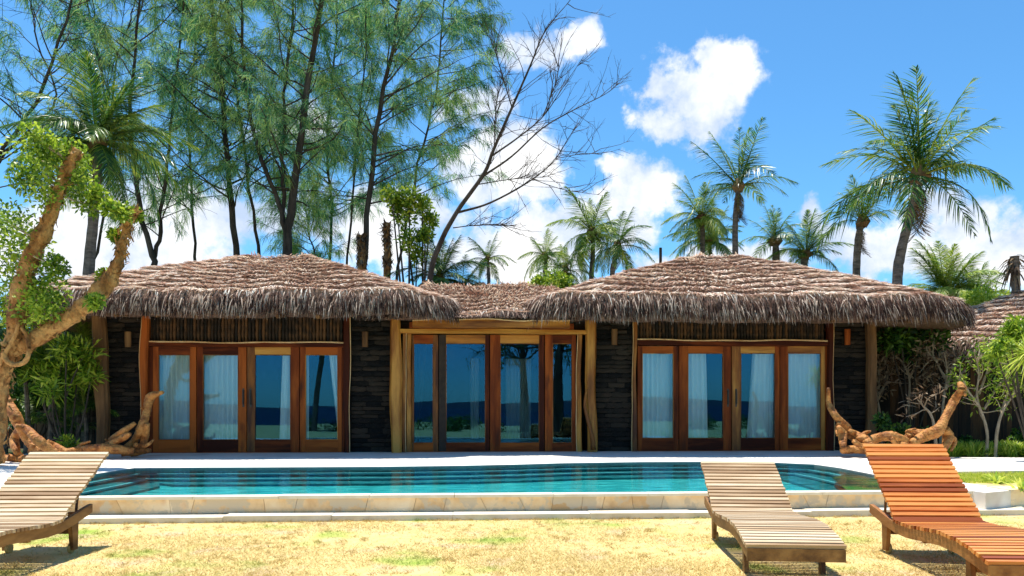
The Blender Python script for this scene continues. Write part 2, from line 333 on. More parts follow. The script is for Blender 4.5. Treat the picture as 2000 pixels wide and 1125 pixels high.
# ================================================================== SETTING: ground, terrace, sea
DZ = .26
mb = MB()
gx = np.concatenate([[-220, -60, -20], np.linspace(-10, 10, 61), [20, 60, 220]]); gy = np.concatenate([[-26, -12, 0, 3], np.linspace(4, 9.5, 30)])
GX, GY = np.meshgrid(gx, gy); GZ = np.where((abs(GX) < 10) & (GY > 4) & (GY < 8.0), .012*np.sin(GX*1.7)*np.sin(GY*2.3+GX), 0)
nx = len(gx); i = np.arange(len(gy)-1)[:, None]*nx+np.arange(nx-1)[None]
mb.add(np.stack([GX, GY, GZ], -1).reshape(-1, 3), np.stack([i, i+1, i+nx+1, i+nx], -1).reshape(-1, 4))
struct(mb.build('lawn', m_lawn, smooth=True))
mb = MB(); mb.add([(-3000, -26, 0), (3000, -26, 0), (3000, -55, -1.1), (-3000, -55, -1.1)], [(0, 3, 2, 1)]); mb.add([(-3000,-26,0),(-220,-26,0),(-220,9,0),(-3000,9,0),(220,-26,0),(3000,-26,0),(3000,9,0),(220,9,0)], [(0,1,2,3),(4,5,6,7)])
struct(mb.build('beach', m_sand))
mb = MB(); mb.add([(-9000, -38, -.7), (9000, -38, -.7), (9000, -9000, -.7), (-9000, -9000, -.7)], [(0, 3, 2, 1)])
struct(mb.build('sea', m_sea))
mb = MB(); hx = np.linspace(-5000, 5000, 120); hz = 18+38*np.sin(hx/1300+.9)**2+9*np.sin(hx/410)+rng.normal(0, 2, 120)
for k in range(119):
    mb.hexa([(hx[k],-5200,-5),(hx[k+1],-5200,-5),(hx[k+1],-4600,-5),(hx[k],-4600,-5),(hx[k],-5000,hz[k]),(hx[k+1],-5000,hz[k+1]),(hx[k+1],-4900,hz[k+1]),(hx[k],-4900,hz[k])])
struct(mb.build('hill', m_hill))

# pool outline, on the coping plane
def zp(px, py, z=DZ): p = atZ(px, py, z); return (p[0], p[1])
back_px = [(-40, 962.3), (0, 956), (190, 925), (262, 914), (380, 913.2), (500, 912.8), (750, 911.5), (900, 909.5), (1000, 907.5), (1100, 904.5), (1250, 902.3), (1380, 901.8), (1500, 903), (1590, 907), (1640, 914), (1695, 924.5), (1760, 938)]
YPF = 8.62
back = [zp(*p) for p in back_px]
pool_r = (atY(1885, 0, YPF+.1)[0], YPF+.16)
pool_l = (back[0][0]-.2, YPF+.16)
outline = back+[pool_r, pool_l]
# terrace sheet: from the pool's back edge to under the house, with a path leaving to the right
ter = [zp(1925, 962.5)] + [zp(1986, 957)] + [zp(1930, 949), zp(1868, 941), zp(1800, 932), zp(1790, 924), zp(1860, 921), zp(1940, 920), zp(2080, 918), zp(2600, 917), zp(2600, 893), zp(2200, 893), zp(2000, 893.5), zp(1850, 893)]
xr = ter[-1][0]
ter_poly = [pool_r]+ter+[(xr-1.4, 24.0), (-9.6, 24.0), (-9.6, 16.4), (-12.8, 15.6), (-24, 13.5), (-24, YPF), (pool_l[0]-.01, YPF+.16)]+back
mb = MB(); poly(mb, ter_poly, DZ); skirt(mb, ter_poly, -.03, DZ)
m = m_white
struct(mb.build('terrace', m))
# raised garden ground around and behind the house
mb = MB()
for q in ([(-220, 15.0), (-9.7, 15.0), (-9.7, 24.2), (-220, 24.2)], [(-220, 24.2), (220, 24.2), (220, 400), (-220, 400)], [(xr-1.5, 8.9), (220, 8.9), (220, 24.2), (xr-1.5, 24.2)], [(xr-5, 8.95), (xr-1.5, 8.95), (xr-1.5, 14.), (xr-4.2, 11.)]):
    poly(mb, q, .2)
struct(mb.build('garden_ground', m_garden))
mb = MB(); poly(mb, [zp(1700, 934, .215), zp(1760, 925, .215), zp(1850, 922, .215), zp(2300, 918, .215), zp(2500, 950, .215), zp(1995, 960, .215), zp(1930, 949, .215), zp(1868, 941, .215)], .215)
struct(mb.build('grass_strip', m_lawn))
# far ground
mb = MB(); mb.add([(-6000, 390, .1), (6000, 390, .1), (6000, 9000, .1), (-6000, 9000, .1)], [(0, 1, 2, 3)]); struct(mb.build('far_ground', m_garden))

# ================================================================== POOL
pr = thing('swimming_pool', 'long turquoise infinity pool with a beige stone wall in front of the villa', 'swimming pool', (0, 10, 0))
O = (0, 10, 0)
ZF = .035
mb = MB(); poly(mb, outline, ZF); mb.build('pool_floor', m_pool, pr, O)
mb = MB(); skirt(mb, outline, ZF-.05, DZ-.004); mb.build('pool_lining', m_poold, pr, O)
bk = np.array(back)
tn = nrm(np.gradient(bk, axis=0)); nn = np.c_[tn[:, 1], -tn[:, 0]]       # towards the water
for d0, z in ((.16, .165), (.50, .11), (.95, .07)):
    inner = bk+nn*d0; ring = list(map(tuple, bk))+list(map(tuple, inner[::-1]))
    mb = MB(); n = len(bk)
    V = np.vstack([np.c_[bk, np.full(n, z)], np.c_[inner, np.full(n, z)], np.c_[inner, np.full(n, ZF-.04)]])
    i = np.arange(n-1); mb.add(V, np.stack([i, i+n, i+n+1, i+1], 1)); mb.add(V, np.stack([i+n, i+2*n, i+2*n+1, i+n+1], 1))
    stp = mb.build('pool_step', m_poold, pr, O)
    if z > .1:
        mb = MB(); a = inner-nn*.05; V = np.vstack([np.c_[a, np.full(n, z+.006)], np.c_[inner+nn*.006, np.full(n, z+.006)], np.c_[inner+nn*.006, np.full(n, z-.02)]])
        mb.add(V, np.stack([i, i+n, i+n+1, i+1], 1)); mb.add(V, np.stack([i+n, i+2*n, i+2*n+1, i+n+1], 1)); mb.build('nosing', m_nose, stp, O)
WZ = .232
mb = MB(); poly(mb, [(p[0], p[1]) for p in outline], WZ); struct(mb.build('water', m_water))
# front wall core, coping, plinth
XL, XR = -16.0, atY(1930, 0, YPF)[0]
XC = XR
mb = MB(); mb.box((XL, YPF+.03, -.1), (XC, YPF+.155, DZ-.032)); mb.build('wall_core', m_grout, pr, O)
mb = MB()
x = XL
while x < XC:
    x2 = min(x+random.uniform(.9, 1.3), XC); mb2 = MB(); h = random.uniform(-.003, .003)
    mb2.box((x+.003, YPF-.02, DZ-.035), (x2-.003, YPF+.165, DZ-.002+h)); mb2.build('coping_slab', m_cope, pr, O); x = x2
x = XL
while x < XC+6:
    x2 = x+random.uniform(1.1, 1.7); mb2 = MB(); e = .02*math.sin(x*1.3)
    mb2.box((x+.002, YPF-.27-e, -.08), (x2-.002, YPF-.005, .065+.006*math.sin(x*2)), jit=.004); mb2.build('plinth_slab', m_cope, pr, O); x = x2
# facing stones: irregular polygons that share slanted joints
x = -6.6; tilt = .0
while x < XC-.02:
    w = random.choice([.25, .35, .45, .55, .7, .3, .8]); x2 = min(x+w, XC); t2 = random.choice([0, .01, -.01, .02, .05, -.04]) if x2 < XC else 0; g = .0022; dd = random.uniform(0, .007)
    zt, zb = DZ-.037, .062; y0, y1 = YPF+.002+dd, YPF+.04
    a0, a1, b0, b1 = x+tilt*-1+g, x+tilt+g, x2-t2-g, x2+t2-g
    mb2 = MB(); c = ((x+x2)/2, YPF, .15)
    mb2.hexa([(a0,y0,zb),(b0,y0,zb),(b0,y1,zb),(a0,y1,zb),(a1,y0,zt),(b1,y0,zt),(b1,y1,zt),(a1,y1,zt)])
    o = mb2.build('facing_stone', m_face, pr, c); o.location = (c[0], c[1]-10, c[2]); x = x2; tilt = t2
# corner block at the right end
p = atY(1931, 0, 8.95); q = atY(1985, 0, 8.95)
mb = MB(); mb.box((p[0]+.02, 8.62, .02), (q[0], 9.02, DZ+.012), jit=.006); mb.build('corner_block', m_face, pr, O)

# ================================================================== THATCH ROOFS
def rounded(hx, hy, p=5., M=360):
    a = np.linspace(0, 2*PI, 4000, endpoint=False); c, s = np.cos(a), np.sin(a)
    x = hx*np.sign(c)*abs(c)**(2/p); y = hy*np.sign(s)*abs(s)**(2/p)
    d = np.r_[0, np.cumsum(np.hypot(np.diff(x), np.diff(y)))]; t = np.linspace(0, d[-1], M, endpoint=False)
    return np.interp(t, d, x), np.interp(t, d, y), d[-1]
def thatch_roof(parent, off, cx, cy, hx, hy, ze, zr, rh, ntier, face, rot=0., dens=1., p=5., backd=.35, sag=.0, name='roof', label=None, xsh=0.):
    X, Y, per = rounded(hx, hy, p); M = len(X)
    # ridge point for each outline point
    rx = np.clip(X*.6+xsh, xsh-rh, xsh+rh)
    # irregular outline
    jit = .05*np.sin(np.arange(M)/M*2*PI*7)+.035*np.sin(np.arange(M)/M*2*PI*17+1)
    nl = nrm(np.c_[np.roll(Y, -1)-np.roll(Y, 1), -(np.roll(X, -1)-np.roll(X, 1))])
    X = X+nl[:, 0]*jit; Y = Y+nl[:, 1]*jit
    zj = .03*np.sin(np.arange(M)/M*2*PI*5+.4)+.02*np.sin(np.arange(M)/M*2*PI*13)
    cr, sr = math.cos(rot), math.sin(rot)
    def tow(x, y, z): return np.stack([cx+x*cr-y*sr, cy+x*sr+y*cr, z], -1)
    def per_i(A, s): f = (s*M) % M; i = f.astype(int); w = f-i; return A[i]*(1-w)+A[(i+1) % M]*w
    def S(s, t, lift=0.):
        x0, y0, r0, z0 = per_i(X, s), per_i(Y, s), per_i(rx, s), per_i(zj, s)
        x = x0*(1-t)+r0*t; y = y0*(1-t)
        z = ze+z0*(1-t)+(zr-ze)*(t+.05*np.sin(PI*t)-sag*np.sin(PI*t)) + lift + .02*np.sin(x*3.1+y*2)+.014*np.sin(x*7+1)
        return tow(x, y, z)
    NL = np.c_[nl, np.zeros(M)]
    def nout(s): n = nrm(np.stack([per_i(NL[:, 0], s), per_i(NL[:, 1], s)], -1)); return np.stack([n[:, 0]*cr-n[:, 1]*sr, n[:, 0]*sr+n[:, 1]*cr, n[:, 0]*0], -1)
    s = np.arange(M)/M; mb = MB(); rows = []
    for k in range(ntier):
        t0, t1 = k/ntier, (k+1)/ntier
        rows.append(S(s, np.full(M, t0), .045)); rows.append(S(s, np.full(M, t1), .0))
    V = np.concatenate(rows); R = len(rows); i = np.arange(R-1)[:, None]*M; j = np.arange(M)[None]
    mb.add(V, np.stack([i+j, i+(j+1) % M, i+M+(j+1) % M, i+M+j], -1).reshape(-1, 4))
    # eave face and soffit
    no = nout(s); e0 = S(s, np.zeros(M), .045); e1 = e0+no*.10-UP*face*.35; e2 = e0+no*.04-UP*face*.86; e3 = e2-no*.5+UP*.03
    V = np.concatenate([e0, e1, e2, e3]); i = np.arange(3)[:, None]*M
    mb.add(V, np.stack([i+(j+1) % M, i+j, i+M+j, i+M+(j+1) % M], -1).reshape(-1, 4))
    mb.add(np.vstack([e3, [[cx, cy, ze-face*.2]]]), np.stack([np.arange(M), (np.arange(M)+1) % M, np.full(M, M)], 1))
    ro = mb.build(name, m_thbase, parent, off)
    if label: ro['label'] = label
    # strands on the slope
    mb = MB()
    def pick(n):
        q = rng.random(int(n*3)); f = nout(q); keep = rng.random(len(q)) < np.where(f[:, 1] < .25, 1., backd); return q[keep][:n]
    for k in range(ntier):
        tm = (k+.5)/ntier; n = int(per*(1-tm*.75)*115*dens); q = pick(n); n = len(q)
        t1 = np.maximum((k+rng.normal(-.02, .09, n))/ntier, -.01); t0 = np.clip(t1+rng.uniform(.35, .95, n)/ntier, 0, 1.0); q2 = q+rng.normal(0, .0022, n)
        lf = rng.uniform(.025, .07, n)
        A = S(q, t0, 0)+UP*(lf*.4)[:, None]; B = S(q2, t1, 0)+UP*(lf+rng.uniform(.03, .065, n))[:, None]
        D = B-A; Ln = np.linalg.norm(D, axis=1); D = nrm(D); sd = nrm(np.cross(D, UP+rng.normal(0, .35, (n, 3))))
        strips(mb, A, D, sd, Ln, rng.uniform(.010, .030, n), UP*rng.uniform(-.03, .01, n)[:, None], 2, [.8, 1, .3])
    # loose tufts along the ridge and the hips
    n = int(500*dens); q = rng.random(n); A = S(q, rng.uniform(.93, 1., n), .05); D = nrm(nout(q)*.8+rng.normal(0, .5, (n, 3))+UP*.1)
    strips(mb, A, D, nrm(np.cross(D, UP)), rng.uniform(.08, .22, n), .025, -UP*rng.uniform(.02, .12, n)[:, None], 2, [.8, 1, .3])
    stuff(mb.build('thatch_course', m_thatch, ro, off))
    # fringe: layers hanging from the eave
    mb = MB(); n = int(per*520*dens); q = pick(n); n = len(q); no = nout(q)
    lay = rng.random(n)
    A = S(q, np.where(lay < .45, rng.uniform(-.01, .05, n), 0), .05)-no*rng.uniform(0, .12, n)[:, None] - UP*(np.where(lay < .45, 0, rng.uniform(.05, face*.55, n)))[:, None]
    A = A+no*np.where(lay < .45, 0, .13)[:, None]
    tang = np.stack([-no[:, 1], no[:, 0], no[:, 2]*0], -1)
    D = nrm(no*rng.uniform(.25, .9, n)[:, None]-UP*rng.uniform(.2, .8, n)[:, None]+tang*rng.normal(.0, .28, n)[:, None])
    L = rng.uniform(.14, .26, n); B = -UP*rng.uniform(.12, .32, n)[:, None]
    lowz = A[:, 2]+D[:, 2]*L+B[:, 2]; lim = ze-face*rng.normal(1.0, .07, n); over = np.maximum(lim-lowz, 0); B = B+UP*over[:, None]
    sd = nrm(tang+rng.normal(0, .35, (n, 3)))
    pale = (lay < .45) & (rng.random(n) < .24)  # pale strands at the top carry sunlight on the upper bend as colour
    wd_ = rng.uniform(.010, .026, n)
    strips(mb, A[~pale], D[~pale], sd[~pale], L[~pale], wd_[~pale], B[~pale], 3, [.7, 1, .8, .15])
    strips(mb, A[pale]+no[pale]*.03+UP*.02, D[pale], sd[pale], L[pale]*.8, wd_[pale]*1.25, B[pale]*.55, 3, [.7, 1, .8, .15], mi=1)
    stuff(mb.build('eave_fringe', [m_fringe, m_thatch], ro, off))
    return ro

YF = 17.0
VO = (0, 17, 0)
villa = thing('thatched_villa', 'low dark villa with two thatched hip roofs and tall glass doors behind the pool', 'villa', VO)
def xf(px, Y=YF): return atY(px, 700, Y)[0]
def zf(py, px, Y=YF): return atY(px, py, Y)[2]
# left wing
YE = 15.55
xl0, xl1 = atY(92, 600, YE)[0]-1.35, atY(897, 600, YE)[0]
xr0, xr1 = atY(1038, 600, YE)[0], atY(1893, 600, YE)[0]+.62
hyw = 4.6; CY = YE+hyw
apl = atY(548, 500, CY); apr = atY(1403, 500, CY)
thatch_roof(villa, VO, (xl0+xl1)/2, CY, (xl1-xl0)/2, hyw, 3.63, apl[2]-.03, .55, 11, .56, xsh=apl[0]-(xl0+xl1)/2, label='left hip roof of sun-bleached thatch', sag=.02, p=6.5)
thatch_roof(villa, VO, (xr0+xr1)/2, CY, (xr1-xr0)/2, hyw, 3.63, apr[2]-.03, .45, 11, .60, xsh=apr[0]-(xr0+xr1)/2, label='right hip roof of sun-bleached thatch', sag=.02, p=6.5)
# middle roof, set back between the wings, and a small rear one that shows above it
thatch_roof(villa, VO, (xl1+xr0)/2, 19.3, 2.6, 2.95, 3.36, 4.42, 1.9, 10, .14, label='low thatched link roof between the wings', dens=.9, p=9)
thatch_roof(villa, VO, atY(985, 500, 24)[0], 25.5, 3.2, 3.2, 4.4, 5.52, .6, 8, .3, dens=.6, label='small thatched roof behind the link')

# ------------------------------------------------------------------ walls
mb = MB()
ZT = 3.42
XA, XB, XC_, XD = xf(187), xf(780), xf(1145), xf(1706)
Y1 = 23.2
def wallbox(name, lo, hi, m=m_back):
    b = MB(); b.box(lo, hi); return b.build(name, m, villa, VO)
wallbox('side_wall', (XA+.05, YF+.12, DZ), (XA+.2, Y1, ZT)); wallbox('side_wall', (XD-.2, YF+.12, DZ), (XD-.05, Y1, ZT))
wallbox('inner_wall', (XB-.2, YF+.25, DZ), (XB-.02, Y1, ZT)); wallbox('inner_wall', (XC_+.02, YF+.25, DZ), (XC_+.2, Y1, ZT))
wallbox('rear_wall', (XA+.2, Y1, DZ), (XB, Y1+.15, ZT)); wallbox('rear_wall', (XC_, Y1, DZ), (XD-.2, Y1+.15, ZT))
# middle room: rear wall with two tall windows
a0, a1 = atY(921, 0, Y1)[0], atY(932, 0, Y1)[0]; b0, b1 = atY(990, 0, Y1)[0], atY(1034, 0, Y1)[0]
zt, zb = atY(1000, 706, Y1)[2], atY(1000, 822, Y1)[2]
for (p_, q_) in ((XB, a0), (a1, b0), (b1, XC_)): wallbox('rear_wall', (p_, Y1, DZ), (q_, Y1+.15, ZT))
for (p_, q_) in ((a0, a1), (b0, b1)):
    wallbox('rear_wall', (p_, Y1, DZ), (q_, Y1+.15, zb)); wallbox('rear_wall', (p_, Y1, zt), (q_, Y1+.15, ZT))
    b = MB(); b.box((p_+.002, Y1+.06, zb+.002), (q_-.002, Y1+.075, zt-.002)); b.build('rear_window', m_glass, villa, VO)
b = MB(); b.box((XA+.2, YF+.14, DZ+.004), (XD-.2, Y1-.002, DZ+.02)); b.build('room_floor', m_floor, villa, VO)
b = MB(); b.box((XA+.2, YF+.14, 3.30), (XB-.2, Y1-.002, 3.36)); b.box((XC_+.2, YF+.14, 3.30), (XD-.2, Y1-.002, 3.36)); b.box((XB-.0, YF+.02, 3.18), (XC_, Y1-.002, 3.22)); b.build('ceiling', m_dark, villa, VO)

# ------------------------------------------------------------------ stacked-stone panels
stone_me = []
for k in range(10):
    b = MB(); V = np.array([(-.5,0,-.5),(.5,0,-.5),(.5,1,-.5),(-.5,1,-.5),(-.5,0,.5),(.5,0,.5),(.5,1,.5),(-.5,1,.5)], float)
    # front face split 3x2 for a rough, rounded front
    gxs = np.linspace(-.5, .5, 5); gzs = np.linspace(-.5, .5, 4); P = []
    for z in gzs:
        for x in gxs:
            e = 1-max(abs(x), abs(z))*2*.9
            P.append((x+random.uniform(-.04, .04)*(abs(x) < .5), -(.12+.55*max(e, 0)**.5*random.uniform(.6, 1.25)), z*(1 if abs(x) < .4 else random.uniform(.6, .95))+random.uniform(-.1, .1)))
    F = [(r*5+c, r*5+c+1, r*5+c+6, r*5+c+5) for r in range(3) for c in range(4)]
    b.add(P, F)
    rim = [0,1,2,3,4,9,14,19,18,17,16,15,10,5]; n = len(rim)
    RV = [P[r] for r in rim]+[(P[r][0], 1, P[r][2]) for r in rim]
    b.add(RV, [(i, i+n, (i+1) % n+n, (i+1) % n) for i in range(n)])
    stone_me.append(b.build('stone', m_stone, link=False))
def stone_panel(px0, px1, lab):
    x0, x1 = xf(px0), xf(px1); b = MB(); b.box((x0-.05, YF+.06, DZ+.002), (x1+.05, YF+.24, ZT)); w = b.build('stone_wall', m_back, villa, VO); w['label'] = lab
    z = DZ+.005; r = 0
    while z < 3.3:
        h = random.uniform(.085, .135); x = x0-(.1 if r % 2 else 0)
        while x < x1-.03:
            wd_ = random.uniform(.30, .52); xe = min(x+wd_, x1+.02)
            if xe-x > .05:
                xs = max(x, x0)
                ob('stone', random.choice(stone_me), w, ((xs+xe)/2, YF+.05-17+random.uniform(-.015, .015), z+h/2), None, (max(xe-xs-.012, .03), random.uniform(.09, .17), h-.012))
            x = xe
        z += h; r += 1
stone_panel(207, 277, 'stone panel at the left end of the facade')
stone_panel(686, 766, 'stone panel left of the middle doors')
stone_panel(1164, 1234, 'stone panel right of the middle doors')
stone_panel(1629, 1692, 'stone panel at the right end of the facade')

# ------------------------------------------------------------------ wavy timber
def wavy_post(name, px0, px1, z0, z1, m, Y=YF, depth=.16, wav=.02, lab=None, lean=(0, 0), edge=True, seed=0, n=14):
    r = random.Random(seed); x0, x1 = xf(px0, Y), xf(px1, Y); zs = np.linspace(z0, z1, n)
    ph = [r.uniform(0, 6) for _ in range(4)]
    def w(i, s): t = i/(n-1); return wav*(math.sin(t*5+ph[0]+s*ph[2])+.5*math.sin(t*11+ph[1]))
    V = []; EL = []; ER = []
    for i, z in enumerate(zs):
        lx = lean[0]+(lean[1]-lean[0])*i/(n-1)
        a, b_ = x0+w(i, 0)+lx, x1+w(i, 1)+lx; y0, y1 = Y-depth/2, Y+depth/2; c = (b_-a)*.18
        V += [(a, y0+depth*.3, z), (a+c, y0, z), (b_-c, y0, z), (b_, y0+depth*.3, z), (b_-c*.5, y1, z), (a+c*.5, y1, z)]
        EL.append((a+.004, y0+depth*.26, z)); ER.append((b_-.004, y0+depth*.26, z))
    mb = MB(); F = [(i*6+j, i*6+(j+1) % 6, (i+1)*6+(j+1) % 6, (i+1)*6+j) for i in range(n-1) for j in range(6)]
    mb.add(V, F); mb.add(V[-6:], [(0, 1, 2, 3, 4, 5)])
    o = mb.build(name, m, villa, VO, smooth=False)
    if lab: o['label'] = lab
    if edge:
        for E in ((EL,) if edge == 'l' else (ER,) if edge == 'r' else (EL, ER)):
            b = MB(); tube(b, E, .013, 5, .1); b.build('sapwood_edge', m_sap, o, VO)
    return o
wavy_post('post', 184, 209, DZ, 3.35, m_post, YF-.15, .22, .03, 'thick weathered post at the left corner', (.04, -.02), False, 1)
wavy_post('post', 1690, 1708, DZ, 3.35, m_post, YF-.15, .2, .025, 'weathered post at the right corner', (0, .05), False, 2)
wavy_post('post', 277, 290, DZ, 3.3, m_teak, YF-.06, .15, .025, None, (-.02, .0), 'l', 3)
wavy_post('post', 672, 684, DZ, 3.3, m_teak, YF-.06, .15, .014, None, (0, 0), 'r', 4)
wavy_post('post', 1235, 1244, DZ, 3.3, m_honey, YF-.06, .15, .018, None, (0, -.01), 'l', 5)
wavy_post('post', 1614, 1627, DZ, 3.3, m_teak, YF-.06, .15, .016, None, (0, 0), 'r', 6)
wavy_post('column', 763, 785, DZ, 3.3, m_honey, YF-.16, .26, .02, 'thick honey-coloured column left of the middle doors', (0, 0), False, 7)
wavy_post('column', 1143, 1163, DZ, 3.3, m_honey, YF-.16, .24, .02, 'thick honey-coloured column right of the middle doors', (.03, 0), False, 8)
wavy_post('post', 786, 793, DZ, 2.96, m_honey, YF-.08, .12, .008, None, (0, 0), 'r', 9)
wavy_post('post', 794, 804, DZ, 2.96, m_honey, YF-.02, .12, .006, None, (0, 0), False, 10)
wavy_post('post', 1126, 1136, DZ, 2.96, m_honey, YF-.06, .12, .016, None, (0, 0), 'l', 11)
# curved root hugging the right middle column
b = MB(); tube(b, spline([atY(1146, 760, YF-.33), atY(1142, 790, YF-.34), atY(1148, 820, YF-.35), atY(1156, 850, YF-.34), atY(1159, 878, YF-.33)], 14), np.linspace(.025, .06, 14), 7, .08); b.build('curved_root', m_honey, villa, VO, smooth=True)

# ------------------------------------------------------------------ glazed doors
def hbeam(name, px0, px1, py0, py1, m, Y, depth, wav=.0, seed=0, parent=None, sap=False, n=18):
    r = random.Random(seed); pc = (px0+px1)/2; x0, x1 = xf(px0, Y), xf(px1, Y); zt, zb = zf(py0, pc, Y), zf(py1, pc, Y)
    ph = [r.uniform(0, 6) for _ in range(3)]; V = []; E = []
    for i in range(n):
        t = i/(n-1); x = x0+(x1-x0)*t; w = wav*(math.sin(t*8+ph[0])+.6*math.sin(t*19+ph[1])); w2 = wav*.6*math.sin(t*7+ph[2])
        V += [(x, Y-depth/2, zb+w2), (x, Y+depth/2, zb+w2), (x, Y+depth/2, zt+w), (x, Y-depth/2+.01, zt+w)]; E.append((x, Y-depth/2+.012, zt+w))
    mb = MB(); mb.add(V, [(i*4+j, (i+1)*4+j, (i+1)*4+(j+1) % 4, i*4+(j+1) % 4) for i in range(n-1) for j in range(4)]); mb.add(V[:4], [(0, 1, 2, 3)]); mb.add(V[-4:], [(3, 2, 1, 0)])
    o = mb.build(name, m, parent or villa, VO)
    if sap: b = MB(); tube(b, E, .017, 5, .12); b.build('sapwood_edge', m_sap, o, VO)
    return o
def door(pl, pr_, gl, gr, gt, gb, top, bot, hdl=None, m=(m_teak, m_teak, m_teakh), pc=None):
    """leaf from px pl..pr with glass gl..gr, all in the facade plane"""
    pc = pc or (pl+pr_)/2; X = [xf(p) for p in (pl, gl, gr, pr_)]; zt, zg, zh, zb = zf(top, pc), zf(gt, pc), zf(gb, pc), DZ+.012
    root = bpy.data.objects.new('glazed_door', None); COL.objects.link(root); root.parent = villa
    g = .004; y0, y1 = YF-.02, YF+.035
    for (a, c, mm) in ((X[0]+g, X[1], m[0]), (X[2], X[3]-g, m[1])):
        b = MB(); b.box((a, y0, zb), (c, y1, zt-g)); b.build('stile', mm, root, VO)
    b = MB(); b.box((X[1]+.002, y0+.004, zg), (X[2]-.002, y1-.004, zt-g)); b.build('rail', m[2], root, VO)
    b = MB(); b.box((X[1]+.002, y0+.004, zb), (X[2]-.002, y1-.004, zh)); b.build('rail', m_teakh, root, VO)
    # bead round the pane
    b = MB(); t = .012
    b.box((X[1], y0-.007, zh), (X[1]+t, y0+.02, zg)); b.box((X[2]-t, y0-.007, zh), (X[2], y0+.02, zg)); b.box((X[1]+t, y0-.007, zg-t), (X[2]-t, y0+.02, zg)); b.box((X[1]+t, y0-.007, zh), (X[2]-t, y0+.02, zh+t))
    b.build('bead', m_honey, root, VO)
    b = MB(); b.box((X[1]+.001, YF, zh+.001), (X[2]-.001, YF+.008, zg-.001)); pn = b.build('pane', m_glass, root, VO); cx_, cz_ = (X[1]+X[2])/2, (zh+zg)/2
    pn.matrix_basis = Matrix.Translation((cx_, 0, cz_)) @ Matrix.Rotation(random.uniform(-.0022, .0022), 4, 'X') @ Matrix.Rotation(random.uniform(-.004, .004), 4, 'Z') @ Matrix.Translation((-cx_, 0, -cz_))
    if hdl:
        hx_ = xf(hdl); z = zf(776, pc)
        b = MB(); tube(b, [(hx_, y0-.05, z-.16), (hx_, y0-.055, z), (hx_, y0-.05, z+.16)], .014, 6); tube(b, [(hx_, y0, z-.13), (hx_, y0-.05, z-.13)], .01, 5); tube(b, [(hx_, y0, z+.13), (hx_, y0-.05, z+.13)], .01, 5); b.build('handle', m_metal, root, VO)
        b = MB(); b.box((hx_-.02, y0-.006, z-.22), (hx_+.02, y0-.0005, z+.2)); b.build('lock_plate', m_metal, root, VO)
    return root
RED = (m_teak, m_teak, m_teakh); 
# left wing
door(299, 384, 310, 372, 693, 859, 677, 885)
door(385, 482, 397, 466, 693, 859, 677, 885, hdl=476)
door(483, 585, 498, 568, 693, 859, 677, 885, hdl=490, m=(m_honey, m_teak, m_honeyh))
door(586, 668, 597, 660, 693, 859, 677, 885)
hbeam('lintel', 289, 672, 669, 678, m_teakh, YF-.01, .16, .012, 3, sap=True)
hbeam('lintel', 289, 672, 679.5, 684, m_teakh, YF+.10, .10, 0, 3)
b = MB(); b.box((xf(291), YF-.03, DZ), (xf(299), YF+.08, zf(678, 295))); b.build('jamb', m_teak, villa, VO)
b = MB(); b.box((xf(668)+.002, YF-.03, DZ), (xf(673), YF+.08, zf(678, 670))); b.build('jamb', m_teak, villa, VO)
# mid doors
door(805, 856, 808, 846, 671, 865, 654, 882, m=(m_honey, m_honey, m_teakh))
door(857, 956, 871, 948, 671, 865, 654, 882, m=(m_dark, m_teak, m_honeyh))
door(957, 1063, 977, 1053, 671, 865, 654, 882, m=(m_teak, m_teak, m_honeyh))
door(1064, 1125, 1079, 1117, 671, 865, 654, 882)
hbeam('lintel', 782, 1144, 644, 652, m_honeyh, YF-.10, .30, .008, 5)
hbeam('beam', 806, 1112, 625, 640, m_honeyh, YF-.62, .16, .018, 6, sap=True)
hbeam('beam', 800, 1120, 632, 642, m_teakh, YF-.30, .14, .01, 7)
# right wing
door(1245, 1325, 1254, 1315, 690, 856, 676, 880)
door(1326, 1428, 1343, 1412, 690, 856, 676, 880, hdl=1421, m=(m_teak, m_teak, m_teakh))
door(1429, 1522, 1446, 1513, 690, 856, 676, 880, hdl=1437, m=(m_honey, m_teak, m_honeyh))
door(1523, 1611, 1538, 1603, 690, 856, 676, 880, m=(m_teak, m_honey, m_honeyh))
hbeam('lintel', 1243, 1614, 665, 676, m_teakh, YF-.01, .16, .010, 8, sap=True)
b = MB(); b.box((xf(1611)+.002, YF-.03, DZ), (xf(1615), YF+.08, zf(675, 1612))); b.build('jamb', m_teak, villa, VO)
# thresholds
for p_, q_ in ((291, 672), (786, 1136), (1244, 1615)):
    b = MB(); b.box((xf(p_), YF-.06, DZ+.001), (xf(q_), YF+.10, DZ+.011)); b.build('threshold', m_teakh, villa, VO)
# vertical battens above the side doors
bat = []
for k in range(4):
    b = MB(); z = np.linspace(0, 1, 7); tube(b, [(random.uniform(-.003, .003), 0, zz) for zz in z], [.034*(1.18 if i in (2, 4) else random.uniform(.85, 1)) for i in range(7)], 6, .05); bat.append(b.build('batten', m_slat, link=False))
for p_, q_, pyt in ((291, 672, 668), (1244, 1614, 664)):
    z0 = zf(pyt, (p_+q_)/2); x = xf(p_)+.04
    b = MB(); b.box((xf(p_), YF+.1, z0), (xf(q_), YF+.2, ZT)); w = b.build('batten_screen', m_back, villa, VO)
    while x < xf(q_)-.02:
        ob('batten', random.choice(bat), w, (x, YF+.05-17+random.uniform(-.01, .01), z0-.01), None, (1, 1, 3.32-z0)); x += random.uniform(.064, .084)
# plate above middle doors
b = MB(); b.box((XB-.02, YF+.06, 2.96), (XC_+.02, YF+.14, 3.3)); b.build('transom_board', m_dark, villa, VO)
